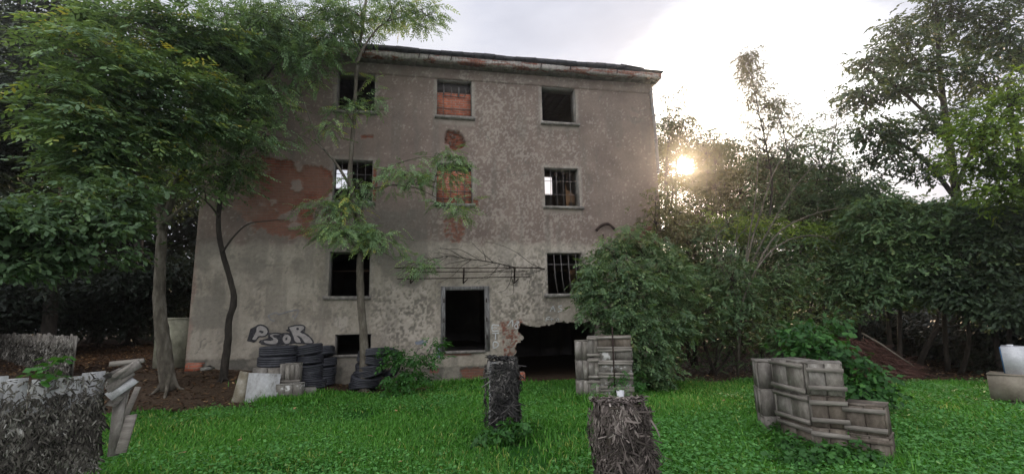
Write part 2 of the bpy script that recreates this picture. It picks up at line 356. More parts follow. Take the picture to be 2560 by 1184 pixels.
def spray(mb, pts, proto, size=1.0, out=None, pitch=-.2, pj=.35, roll=.45, tint=None):
    """Copies leaf sprays to pts as plain quads; out = preferred outward directions."""
    pts = np.asarray(pts); n = len(pts)
    if n == 0: return
    az = rng.uniform(0, 2 * math.pi, n)
    if out is not None: az = np.arctan2(out[:, 1], out[:, 0]) + rng.normal(0, .9, n)
    pt = pitch + rng.normal(0, pj, n); rl = rng.normal(0, roll, n); sc = size * rng.uniform(.7, 1.25, n)
    X = np.stack([np.cos(az) * np.cos(pt), np.sin(az) * np.cos(pt), np.sin(pt)], 1)
    Yh = np.stack([-np.sin(az), np.cos(az), 0 * az], 1); Zh = np.cross(X, Yh)
    Y = Yh * np.cos(rl)[:, None] + Zh * np.sin(rl)[:, None]; Z = np.cross(X, Y)
    kind = rng.integers(0, len(PROTO[proto]), n)
    if tint is None: tint = np.clip(rng.normal(.45, .17, n), 0, 1)
    for k, P in enumerate(PROTO[proto]):
        q = np.where(kind == k)[0]
        if not len(q): continue
        m = len(P); B = np.stack([X[q], Y[q], Z[q]], 1) * sc[q][:, None, None]
        V = np.einsum('lvk,nkj->nlvj', P, B) + pts[q][:, None, None, :]
        V = V.reshape(-1, 3); Fc = np.arange(len(V)).reshape(-1, 4)
        mb.add(V, Fc, np.clip(np.repeat(tint[q], m) + rng.normal(0, .07, len(q) * m), 0, 1))
def opening(P):
    """True outside the clear opening in the thicket that the low sun shines through."""
    d = ray(1711, 411); d = d / np.linalg.norm(d); v = np.asarray(P) - EYE; return np.linalg.norm(v - (v @ d)[..., None] * d, axis=-1) > .50 + .22 * (noise3(v[..., 0] * 2, v[..., 1] * .4, v[..., 2] * 2) - .5) * 2
def bez(a, b, sag, n=6):
    a, b = np.asarray(a, float), np.asarray(b, float); t = np.linspace(0, 1, n)[:, None]
    mid = (a + b) / 2 + np.array(sag)
    P = (1 - t)**2 * a + 2 * t * (1 - t) * mid + t * t * b
    P[1:-1] += rng.normal(0, .02 * np.linalg.norm(b - a), (n - 2, 3)) * .6
    return P
def clump(px, py, Y, rx, ry, n, depth=None):
    """An ellipsoid of foliage measured on the photograph and set Y metres out."""
    c = at(px, py, Y); s = scale(px, py, Y)
    return (c, np.array([rx * s, depth if depth else max(rx, ry) * s * .8, ry * s]), n)
def grow(mb_leaf, mb_wood, clumps, nodes, proto, per=12, sig=.2, size=1.0, gap=.0, nf=1.3, twig=.012, branch=True, pitch=-.2, tint=.45, tj=.13, frac=1.0, floor=True, pj=.35, roll=.45):
    """Fills the clumps with twigs of leaves, each hung on a branch that leaves the nearest point of the skeleton."""
    nodes = np.asarray(nodes)
    for c, r, n in clumps:
        k = rng.normal(size=(n * 3, 3)); k /= np.linalg.norm(k, axis=1)[:, None]
        k = c + k * (rng.random((n * 3, 1)) ** .42) * r
        if gap: k = k[noise3(k[:, 0] * nf + 7, k[:, 1] * nf + 3, k[:, 2] * nf) > gap]
        k = k[:n]
        if floor: k = k[k[:, 2] > terrain(k[:, 0], k[:, 1]) + .08]
        if not len(k): continue
        pts = (k[:, None] + rng.normal(0, sig, (len(k), per, 3)) * np.array([1, 1, .6])).reshape(-1, 3)
        outd = np.repeat(k - c, per, 0) + (pts - np.repeat(k, per, 0)) * 2
        tn = np.repeat(np.clip(rng.normal(tint, tj, len(k)), 0, 1), per) + rng.normal(0, .1, len(pts))
        ok = pts[:, 2] > terrain(pts[:, 0], pts[:, 1]) + .03
        if proto == 'birch': ok &= opening(pts)
        spray(mb_leaf, pts[ok], proto, size, outd[ok], pitch, pj, roll, tint=np.clip(tn[ok], 0, 1))
        if branch:
            d = np.linalg.norm(nodes - c - np.array([0, 0, -.3]), axis=1); a = nodes[np.argmin(d)]
            main = bez(a, c, (0, 0, .12 * d.min()), 7)
            mb_wood.tube(main, np.linspace(max(twig, min(.036, .006 + .010 * d.min())), twig, 7), 5)
            for q in k[rng.random(len(k)) < frac]:
                e = main[np.argmin(np.linalg.norm(main - q, axis=1))]
                mb_wood.tube(bez(e, q, (0, 0, .05), 4), np.linspace(twig, twig * .35, 4), 3, cap=False)
def limb(mb, pts, r0, r1, sub=4, k=9, rough=.06):
    """A tapering limb through measured points, smoothed."""
    P = np.asarray(pts, float); n = len(P)
    Q = []
    for i in range(n - 1):
        p0, p1, p2, p3 = P[max(i-1, 0)], P[i], P[i+1], P[min(i+2, n-1)]
        for t in np.linspace(0, 1, sub, endpoint=False):
            Q.append(.5 * ((2*p1) + (-p0+p2)*t + (2*p0-5*p1+4*p2-p3)*t*t + (-p0+3*p1-3*p2+p3)*t**3))
    Q.append(P[-1]); Q = np.array(Q)
    s = np.linspace(0, 1, len(Q)); rad = r0 + (r1 - r0) * s ** .85
    mb.tube(Q, rad, k, rough); return Q
def pl(pts, Y):                     # photo pixels -> points Y metres out (Y may be given per point)
    return [at(p[0], p[1], p[2] if len(p) > 2 else Y) for p in pts]

#%%PART2
# ================================================================== sky and sun
SUN = np.array([0.49838593, 0.82065638, 0.27952562]); EL = math.asin(SUN[2]); AZ = math.atan2(SUN[0], SUN[1])
W = SC.world; W.use_nodes = True; nt = W.node_tree; nt.nodes.clear()
wo = N(nt, 'OutputWorld'); bg = N(nt, 'Background'); L(nt, bg.outputs[0], wo.inputs[0])
sky = N(nt, 'TexSky'); sky.sky_type = 'NISHITA'; sky.sun_disc = False; sky.sun_elevation = EL; sky.sun_rotation = AZ
tc = N(nt, 'TexCoord')
mp = N(nt, 'Mapping'); mp.inputs['Scale'].default_value = (1, 1, 2.6); L(nt, tc.outputs['Generated'], mp.inputs[0])
cn = N(nt, 'TexNoise'); cn.inputs['Scale'].default_value = 2.1; cn.inputs['Detail'].default_value = 7; cn.inputs['Roughness'].default_value = .55; L(nt, mp.outputs[0], cn.inputs[0])
def dotn(v):
    d = N(nt, 'VectorMath', operation='DOT_PRODUCT'); L(nt, tc.outputs['Generated'], d.inputs[0]); d.inputs[1].default_value = v; return d.outputs['Value']
cloudcol = ramp(nt, cn.outputs[0], [(.32, (6.9, 7.1, 8.2)), (.5, (7.8, 8.0, 9.1)), (.66, (9.4, 9.5, 10.2))])
cover = ramp(nt, cn.outputs[0], [(.25, .72), (.55, .93)])
base = mixc(nt, cover, sky.outputs[0], cloudcol)
# bright veil of thin cloud round the sun, ragged at its edge
veil = ray(1885, 300); veil /= np.linalg.norm(veil)
vd = N(nt, 'Math', operation='MULTIPLY_ADD'); L(nt, cn.outputs[0], vd.inputs[0]); vd.inputs[1].default_value = .05; L(nt, dotn(tuple(veil)), vd.inputs[2])
k1 = N(nt, 'MapRange', interpolation_type='SMOOTHSTEP'); L(nt, vd.outputs[0], k1.inputs[0]); k1.inputs[1].default_value = .982; k1.inputs[2].default_value = 1.012; k1.inputs[3].default_value = 0; k1.inputs[4].default_value = 14
k2 = N(nt, 'MapRange', interpolation_type='SMOOTHERSTEP'); L(nt, dotn(tuple(SUN)), k2.inputs[0]); k2.inputs[1].default_value = .975; k2.inputs[2].default_value = 1.0; k2.inputs[3].default_value = 0; k2.inputs[4].default_value = 40
# extra brightness added to the unseen sky opposite the sun, to light the facade
k3 = N(nt, 'MapRange', interpolation_type='SMOOTHSTEP'); L(nt, dotn(tuple(-SUN * np.array([1, 1, -1.6]))), k3.inputs[0]); k3.inputs[1].default_value = -.1; k3.inputs[2].default_value = 1.0; k3.inputs[3].default_value = 0; k3.inputs[4].default_value = 11
def addc(a, val, col):
    s_ = N(nt, 'VectorMath', operation='SCALE'); s_.inputs[0].default_value = col; L(nt, val, s_.inputs['Scale'])
    a_ = N(nt, 'VectorMath', operation='ADD'); L(nt, a, a_.inputs[0]); L(nt, s_.outputs[0], a_.inputs[1]); return a_.outputs[0]
fin = addc(base, k1.outputs[0], (1, .985, .95)); fin = addc(fin, k2.outputs[0], (1, .93, .8)); fin = addc(fin, k3.outputs[0], (1, .98, .96))
L(nt, fin, bg.inputs[0]); bg.inputs[1].default_value = .10
sl = bpy.data.lights.new('sun', 'SUN'); sl.energy = 5.0; sl.angle = math.radians(2.0); sl.color = (1, .74, .48)
so = bpy.data.objects.new('sun', sl); COL.objects.link(so); so.rotation_euler = Vector(-SUN).to_track_quat('-Z', 'Y').to_euler()
SC.view_settings.view_transform = 'Standard'; SC.view_settings.look = 'None'; SC.view_settings.exposure = 0; SC.view_settings.gamma = 1
SC.cycles.use_denoising = True; SC.cycles.max_bounces = 8; SC.cycles.transparent_max_bounces = 8

# ================================================================== ground
def make_ground():
    gx = np.concatenate([np.linspace(-70, -22, 20)[:-1], np.linspace(-22, 26, 241), np.linspace(26, 70, 20)[1:]])
    gy = np.concatenate([np.linspace(-40, -2, 16)[:-1], np.linspace(-2, 34, 181), np.linspace(34, 90, 22)[1:]])
    X, Y = np.meshgrid(gx, gy); Z = terrain(X, Y)
    V = np.stack([X, Y, Z], -1).reshape(-1, 3); nx = len(gx)
    i = (np.arange(len(gy) - 1)[:, None] * nx + np.arange(nx - 1)[None]).ravel()
    mb = MB(); mb.add(V, np.stack([i, i + 1, i + nx + 1, i + nx], 1))
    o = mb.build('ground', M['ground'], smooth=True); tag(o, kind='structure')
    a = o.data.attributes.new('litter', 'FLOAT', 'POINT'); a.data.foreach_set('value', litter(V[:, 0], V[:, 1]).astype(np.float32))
    o['label'] = 'grass covered yard with a bank of brown soil on one side'
def litter(x, y):
    """1 where fallen leaves and bare soil lie: the bank by the wall, the ground under the trees; higher where canopy shade is painted in."""
    e = (fbm(np.asarray(x) * .9, np.asarray(y) * .9, 2.2, 3) - .5) * 1.6
    a = sstep(-2.0, -3.2, x + e * .5 + (13 - np.asarray(y)) * .28) * sstep(11.0, 12.1, y + e)
    a = np.maximum(a, sstep(12.4, 13.3, y + e * .5) * sstep(1.0, -.6, x))
    a = np.maximum(a, sstep(13.2, 13.9, y))
    a = np.maximum(a, sstep(5.2, 6.6, np.asarray(x) + e) * sstep(11.2, 12.6, y + e))
    a = np.maximum(a, sstep(8.0, 10.0, np.asarray(x) + e) * sstep(9.6, 11.0, y + e))
    a = np.maximum(a, sstep(12.5, 14.5, np.asarray(x) + e))
    return a + a * np.maximum(sstep(13.0, 16.5, y + e) * sstep(-4.5, -6.5, x), sstep(9.0, 11.5, np.asarray(x) + e))  # value raised under the trees, painting canopy shade into the soil
make_ground()

# ================================================================== the building
BLD = thing('derelict_building', 'three storey derelict plaster building with empty windows and a flat tarred roof', 'building')
X0, X1, ZT, THK, YB = -5.88, 7.60, 9.62, .45, 22.5
CX = {'L': (-2.484, -1.384), 'M': (.441, 1.524), 'R': (3.767, 4.900)}
RZ = {1: (7.877, 9.109), 2: (5.143, 6.398), 3: (2.453, 3.706)}
OPEN = {(c, r): (*CX[c], *RZ[r]) for c in 'LMR' for r in (1, 2, 3) if (c, r) != ('M', 3)}
OPEN['door'] = (.64, 1.96, .87, 2.66)
OPEN['base'] = (-2.25, -1.30, .86, 1.43)
def lines(lo, hi, br, step):
    b = sorted(set([lo, hi] + [round(q, 4) for q in br if lo < q < hi])); out = []
    for a, c in zip(b[:-1], b[1:]):
        n = max(1, int(round((c - a) / step))); out += list(np.linspace(a, c, n, endpoint=False))
    return np.array(out + [hi])
def inpoly(P, x, z):
    r = np.zeros(np.shape(x), bool); n = len(P)
    for i in range(n):
        (xa, za), (xb, zb) = P[i], P[(i + 1) % n]
        if za == zb: continue
        r ^= ((za > z) != (zb > z)) & (x < (xb - xa) * (z - za) / (zb - za) + xa)
    return r
def pdist(P, x, z):                  # signed distance to a polygon, positive inside
    d = np.full(np.shape(x), 1e9); n = len(P)
    for i in range(n):
        a, b = np.array(P[i]), np.array(P[(i + 1) % n]); e = b - a; L2 = e @ e + 1e-12
        t = np.clip(((x - a[0]) * e[0] + (z - a[1]) * e[1]) / L2, 0, 1)
        d = np.minimum(d, np.hypot(x - a[0] - t * e[0], z - a[1] - t * e[1]))
    return np.where(inpoly(P, x, z), d, -d)
def front_wall():
    xb = [q for o in OPEN.values() for q in o[:2]]; zb = [q for o in OPEN.values() for q in o[2:]] + [9.10, 9.125]
    xs, zs = lines(X0, X1, xb, .032), lines(-.5, ZT, zb, .032)
    X, Z = np.meshgrid(xs, zs)
    nA = fbm(X * 1.1, Z * 1.1, 1.0, 5); nB = fbm(X * 4, Z * 4, 3.0, 4); nC = fbm(X * 23, Z * 19, 6.0, 3); nD = fbm(X * 2.1, Z * 2.1, 12.0, 5)
    wob = (nB - .5) * .34 + (nC - .5) * .22
    def poly(pts, soft=.03, wb=1.0): return sstep(-soft, soft, pdist([wl(*p) for p in pts], X, Z) + wob * wb)
    # ---- where the brick is bare
    brick = poly([(590, 400), (640, 385), (700, 402), (760, 416), (834, 424), (834, 470), (800, 500), (785, 540), (770, 590), (690, 585), (640, 570), (590, 520)])
    brick = brick * (1 - .85 * sstep(.60, .66, fbm(X * 2.6, Z * 3.4, 51.0, 5))) * (1 - .5 * sstep(-4.0, -4.9, X + (nB - .5)))
    dusty = brick.copy() * np.clip(.15 + .9 * sstep(.40, .62, fbm(X * 1.6, Z * 1.6, 44.0, 5)), 0, 1) * .62
    hole = poly([(1108, 345), (1122, 328), (1140, 325), (1158, 336), (1162, 356), (1150, 370), (1125, 370), (1108, 358)], .025, .75) * sstep(.0, .04, .12 + (nC - .42))
    under = poly([(1112, 545), (1160, 538), (1168, 575), (1152, 602), (1118, 598), (1108, 570)], .03, .6) * sstep(.36, .52, nC)
    strip = poly([(932, 418), (942, 420), (942, 470), (938, 508), (932, 508)], .012, .15)
    strip2 = poly([(1182, 496), (1196, 500), (1196, 516), (1182, 514)], .01, .1)
    low = poly([(1580, 574), (1640, 566), (1655, 600), (1640, 660), (1570, 640), (1550, 605)], .03, .7)
    post = poly([(1252, 806), (1300, 800), (1300, 905), (1265, 905)], .03, .6) * sstep(.46, .58, nC) * .9
    plin = (poly([(1150, 925), (1212, 918), (1212, 950), (1165, 950)], .02, .4) + poly([(1075, 922), (1098, 922), (1095, 932), (1075, 932)], .02, .1) + poly([(1110, 880), (1180, 882), (1180, 889), (1110, 888)], .01, .1)) * .9
    bits = (poly([(900, 336), (935, 336), (935, 346), (905, 347)], .02, .25) + poly([(1128, 600), (1150, 598), (1150, 606), (1130, 606)], .01, .2)) * .9
    edge = sstep(.10, .0, X - X0 + (nB - .5) * .25) * sstep(6.0, 3.0, Z) * .5
    br = np.clip(np.maximum.reduce([brick, hole, under, strip, strip2, low, post, plin, bits, edge]), 0, 1)
    lip = 4 * br * (1 - br)
    dust = np.clip(dusty + low * .6 + under * .5 + plin * .4 + edge, 0, 1)
    # ---- coats of plaster
    zl = wl(1100, 606)[1]
    lower = sstep(.12, -.12, Z - zl + (nB - .5) * .35 + sstep(-1, -6, X) * .1)
    f1 = poly([(1150, 190), (1330, 215), (1440, 380), (1470, 560), (1440, 640), (1080, 640), (1060, 560), (1180, 420)], .8, 1)
    f2 = poly([(930, 720), (1080, 700), (1100, 880), (960, 860), (930, 800)], .3, 1)
    f3 = poly([(1230, 640), (1370, 640), (1400, 790), (1300, 810), (1225, 880)], .4, 1)
    f4 = poly([(820, 760), (900, 755), (920, 830), (830, 830)], .2, 1)
    thr = .64 - .12 * f1 - .14 * f2 - .12 * f3 - .06 * f4 - .03 * lower
    pale = sstep(0, .05, (.72 * nC + .28 * nB) - thr) * (.45 + .35 * np.maximum(f2, f3))
    chip = poly([(832, 792), (872, 790), (868, 816), (856, 830), (846, 818), (836, 815)], .015, .12) + poly([(968, 712), (985, 700), (996, 700), (998, 722), (984, 728), (970, 716)], .012, .05)
    pale = np.clip(np.maximum(np.maximum(pale, chip * .8), .45 * lip * (Z > .6)), 0, 1)
    for k in (('M', 1), ('R', 1), ('M', 2), ('R', 2)):              # run-off patches under the sills
        x0, x1, z0, z1 = OPEN[k]
        pale = np.maximum(pale, .5 * sstep(.0, .06, X - x0 + .08 + wob * .3) * sstep(.0, .06, x1 + .1 - X + wob * .3) * sstep(.30, .12, z0 - Z + wob * .5) * sstep(0, .04, z0 - .06 - Z))
    damp_and_hollow_shade = .72 * poly([(930, 530), (1071, 520), (1070, 690), (1040, 720), (985, 710), (935, 650)], .05, .35) * (.75 + .25 * sstep(.4, .55, nB))
    damp_and_hollow_shade = np.maximum(damp_and_hollow_shade, .5 * poly([(870, 505), (1075, 520), (1070, 605), (880, 600)], .35, 1))
    damp_and_hollow_shade = np.maximum(damp_and_hollow_shade, .55 * sstep(.50, .66, nD) * sstep(5.2, 3.6, Z) * sstep(-1.5, -3.5, X))
    pz = np.where(X < -1.25, .86, .45)
    plinth = sstep(.02, -.02, Z - pz + (nC - .5) * .05)
    damp_and_hollow_shade = np.maximum(damp_and_hollow_shade, plinth * (.45 + .5 * sstep(.42, .6, nB)))
    damp_and_hollow_shade = np.maximum(damp_and_hollow_shade, .35 * sstep(.56, .68, fbm(X * 5, Z * .5, 21.0, 3)) * sstep(9.1, 7.4, Z))
    sur = np.zeros_like(X)
    for k, (x0, x1, z0, z1) in OPEN.items():
        if k == 'base': continue
        d = np.maximum(np.maximum(x0 - X, X - x1), np.maximum(z0 - Z, Z - z1))
        sur = np.maximum(sur, sstep(.12, .06, d + (nC - .5) * .14 + (nB - .5) * .10) * sstep(9.11, 9.05, Z))
    sur *= .35 + .45 * sstep(.42, .55, nB)
    sur = np.where(Z > 9.11, .25 * sstep(.45, .6, nB), sur)
    crk = np.abs(fbm(X * .8 + 3, Z * .8, 31.0, 5) - .5)
    crack = sstep(.006, .002, crk) * sstep(.5, .6, nA)
    damp_and_hollow_shade = np.maximum(damp_and_hollow_shade, crack * .8)
    # ---- relief
    D = (nA - .5) * .016 + (nB - .5) * .006 - br * (.022 + (nC - .5) * .02) - hole * .10 + pale * .005 - plinth * .015 - crack * .006
    D += lip * .012
    D += np.where(Z > 9.112, .03, 0) - .02 * sstep(.03, .0, np.abs(Z - 9.112))
    rough_lo = np.maximum(f2, f3) * lower
    D += rough_lo * ((nC - .5) * .05 + (nB - .5) * .05) + lower * (nC - .5) * .008
    damp_and_hollow_shade = np.maximum(damp_and_hollow_shade, rough_lo * .75 * sstep(.47, .40, .6 * nC + .4 * nB))  # hollows of the rough plaster darkened in colour to strengthen the relief
    damp_and_hollow_shade = np.maximum(damp_and_hollow_shade, lower * .5 * sstep(.43, .37, .5 * nC + .5 * nB))  # same painted darkening in the hollows of the lower coat
    D = np.clip(D, -.14, .05)
    # ---- openings
    xc, zc = (xs[:-1] + xs[1:]) / 2, (zs[:-1] + zs[1:]) / 2
    XC, ZC = np.meshgrid(xc, zc); gone = np.zeros(XC.shape, bool)
    for x0, x1, z0, z1 in OPEN.values(): gone |= (XC > x0) & (XC < x1) & (ZC > z0) & (ZC < z1)
    rg = (fbm(XC * 5, ZC * 5, 9.0, 3) - .5) * .22
    gz = [(1302, 808), (1330, 812), (1380, 810), (1430, 806), (1500, 800), (1500, 990), (1296, 990), (1294, 930), (1289, 890), (1293, 862), (1306, 845), (1300, 826)]
    gone |= pdist([wl(*p) for p in gz], XC, ZC) + rg > 0
    nx = len(xs); V = np.stack([X, WALL_Y - D, Z], -1).reshape(-1, 3)
    idx = (np.arange(len(zc))[:, None] * nx + np.arange(len(xc))[None])
    q = idx[~gone]; mb = MB(); mb.add(V, np.stack([q, q + 1, q + nx + 1, q + nx], 1))
    mk = np.stack([br, pale, damp_and_hollow_shade, np.ones_like(br)], -1).reshape(-1, 4); ct = np.stack([lower, sur, dust, np.ones_like(br)], -1).reshape(-1, 4)
    # thickness at every opening
    gp_ = np.pad(gone, 1, constant_values=False); E = []
    g0 = gp_[1:-1, 1:-1]
    r_, c_ = np.where(g0)
    for dr, dc, a, b in ((0, -1, 0, nx), (0, 1, nx + 1, 1), (-1, 0, 1, 0), (1, 0, nx, nx + 1)):
        ok = ~gp_[r_ + 1 + dr, c_ + 1 + dc]; i = idx[r_[ok], c_[ok]]; E.append(np.stack([i + a, i + b], 1))
    E = np.vstack(E); A, B = V[E[:, 0]], V[E[:, 1]]; A2, B2 = A.copy(), B.copy(); A2[:, 1] = WALL_Y + THK; B2[:, 1] = WALL_Y + THK
    RV = np.stack([A, B, B2, A2], 1).reshape(-1, 3); mb.add(RV, np.arange(len(RV)).reshape(-1, 4))
    m2 = np.stack([mk[E[:, 0]], mk[E[:, 1]], mk[E[:, 1]], mk[E[:, 0]]], 1).reshape(-1, 4); c2 = np.stack([ct[E[:, 0]], ct[E[:, 1]], ct[E[:, 1]], ct[E[:, 0]]], 1).reshape(-1, 4)
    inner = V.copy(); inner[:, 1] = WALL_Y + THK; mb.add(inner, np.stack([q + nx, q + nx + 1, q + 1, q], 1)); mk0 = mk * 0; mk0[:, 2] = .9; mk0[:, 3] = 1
    o = mb.build('wall', M['plaster'], BLD, smooth=False)
    for nm, arr in (('mask', np.vstack([mk, m2, mk0])), ('coat', np.vstack([ct, c2, ct * 0 + np.array([0, 0, 0, 1])]))):
        a = o.data.attributes.new(nm, 'FLOAT_COLOR', 'POINT'); a.data.foreach_set('color', arr.astype(np.float32).ravel())
    sm = np.zeros(len(o.data.polygons), bool); sm[:len(q)] = True; o.data.polygons.foreach_set('use_smooth', sm)
    return o
front_wall()
def B(name, m, parent=None, *boxes, **kw):
    mb = MB()
    for b in boxes: mb.box(*b)
    return mb.build(name, m, parent or BLD)
def bx(x0, x1, y0, y1, z0, z1): return (((x0 + x1) / 2, (y0 + y1) / 2, (z0 + z1) / 2), (x1 - x0, y1 - y0, z1 - z0))
YF = WALL_Y + THK
B('side_wall', M['plaster'], BLD, bx(X0 + .002, X0 + .45, YF + .002, YB, -.5, ZT)); B('side_wall', M['plaster'], BLD, bx(X1 - .45, X1 - .002, YF + .002, YB, -.5, ZT))
# rear wall, with the two openings the sky is seen through
ra = [at(1340, 436, YB), at(1386, 487, YB)]; rb = [at(838, 418, YB), at(868, 472, YB)]
def holes_wall(name, m, y0, y1, x0, x1, z0, z1, hs):
    xs = sorted({x0, x1, *[h[0] for h in hs], *[h[1] for h in hs]}); zs = sorted({z0, z1, *[h[2] for h in hs], *[h[3] for h in hs]}); bs = []
    for a, b in zip(xs[:-1], xs[1:]):
        for c, d in zip(zs[:-1], zs[1:]):
            if not any(h[0] <= (a + b) / 2 <= h[1] and h[2] <= (c + d) / 2 <= h[3] for h in hs): bs.append(bx(a, b, y0, y1, c, d))
    B(name, m, BLD, *bs)
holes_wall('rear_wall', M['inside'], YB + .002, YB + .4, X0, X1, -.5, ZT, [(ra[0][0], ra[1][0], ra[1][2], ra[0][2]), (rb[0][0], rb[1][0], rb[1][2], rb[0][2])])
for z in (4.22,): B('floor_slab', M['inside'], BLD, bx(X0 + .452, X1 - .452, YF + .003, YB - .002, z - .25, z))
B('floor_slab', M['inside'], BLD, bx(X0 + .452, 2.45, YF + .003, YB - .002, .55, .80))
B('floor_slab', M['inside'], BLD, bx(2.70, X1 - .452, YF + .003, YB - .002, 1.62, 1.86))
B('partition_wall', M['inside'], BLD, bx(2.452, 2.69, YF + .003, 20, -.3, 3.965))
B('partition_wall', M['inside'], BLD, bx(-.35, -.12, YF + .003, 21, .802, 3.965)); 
# ---- cornice, fascia and roof
YC, XR, XL_ = 13.55, X1 + .17, X0 - .42
zf0 = wl(907, 136, YC)[1]; zf1 = wl(907, 123, YC)[1]; zs0 = wl(907, 157)[1]
mb = MB()
for i in range(60):                                   # sloping soffit, in uneven lengths
    a, b = XL_ + (XR - XL_) * i / 60, XL_ + (XR - XL_) * (i + 1) / 60
    mb.hexa([[a, YC + .05, zf0 + .015], [b, YC + .05, zf0 + .015], [b, WALL_Y - .03, zs0], [a, WALL_Y - .03, zs0], [a, YC + .05, zf0 + .06], [b, YC + .05, zf0 + .06], [b, WALL_Y + .1, zs0 + .4], [a, WALL_Y + .1, zs0 + .4]])
mb.build('cornice', M['reveal'], BLD)
mb = MB(); n = 150; xx = np.linspace(XL_, XR, n); lo = zf0 + (fbm(xx * 3, 0 * xx, 2.0, 4) - .5) * .03; hi = zf1 + (fbm(xx * 2, 0 * xx, 8.0, 4) - .5) * .05
yy = YC + (fbm(xx * 4, 0 * xx, 15.0, 4) - .5) * .03
for i in range(n - 1):
    mb.hexa([[xx[i], yy[i], lo[i]], [xx[i+1], yy[i+1], lo[i+1]], [xx[i+1], YC + .2, lo[i+1]], [xx[i], YC + .2, lo[i]], [xx[i], yy[i], hi[i]], [xx[i+1], yy[i+1], hi[i+1]], [xx[i+1], YC + .2, hi[i+1]], [xx[i], YC + .2, hi[i]]])
mb.hexa([[XR - .2, YC + .2, zf0], [XR, YC + .2, zf0], [XR, YB + .3, zf0], [XR - .2, YB + .3, zf0], [XR - .2, YC + .2, zf1], [XR, YC + .2, zf1], [XR, YB + .3, zf1], [XR - .2, YB + .3, zf1]])
mb.build('fascia', M['fascia'], BLD)
mb = MB(); xr2 = at(1560, 166, YC)[0]; n = 40; xx = np.linspace(XL_ - .05, xr2, n); up = wl(907, 112, YC)[1] + (fbm(xx * 1.3, 0 * xx, 4.0, 4) - .5) * .07
for i in range(n - 1):
    y0 = YC - .07 + .015 * math.sin(i * 1.7)
    mb.hexa([[xx[i], y0, zf1 + .035], [xx[i+1], y0, zf1 + .035], [xx[i+1], YB + .4, zf1 + .35], [xx[i], YB + .4, zf1 + .35], [xx[i], y0, up[i]], [xx[i+1], y0, up[i+1]], [xx[i+1], YB + .4, up[i+1] + .2], [xx[i], YB + .4, up[i] + .2]])
mb.hexa([[xr2, YC - .05, zf1 + .04], [XR + .05, YC - .05, zf1 + .03], [XR + .05, YB + .4, zf1 + .3], [xr2, YB + .4, zf1 + .3], [xr2, YC - .05, zf1 + .075], [XR + .07, YC - .05, zf1 + .07], [XR + .07, YB + .4, zf1 + .35], [xr2, YB + .4, zf1 + .35]])
rf = mb.build('roof', M['roof'], BLD)
p = at(1563, 166, 13.5); B('loose_sheet', M['roof'], rf, (p + np.array([.25, .5, .06]), (.85, .9, .02), .1, 0, (0, .03)))
p = at(1585, 171, 13.5); B('loose_sheet', M['roof'], rf, (p + np.array([.2, .5, .02]), (.7, .8, .03), -.08, 0, (0, .05)))
mb = MB()
for px in (912, 1048, 1072, 1128, 1353, 1426, 1543):   # rusty gutter hooks hanging over the fascia
    p = at(px, wl(px, 0)[0] * 0 + 128 + (px - 907) * .081, YC - .03); mb = MB(); mb.box(p, (.03, .012, .14), 0, 0, (0, .15)); mb.build('gutter_hook', M['iron'], BLD)
mb = MB(); pp = pl([(1629, 222), (1628, 236), (1634, 290), (1640, 350), (1646, 430)], 13.93); limb(mb, pp, .055, .05, 3, 10, .01)
for q in pp[1:]: mb.tube([q + np.array([0, 0, .04]), q - np.array([0, 0, .04])], .062, 10)
mb.build('rain_pipe', M['pipe'], BLD, smooth=False)
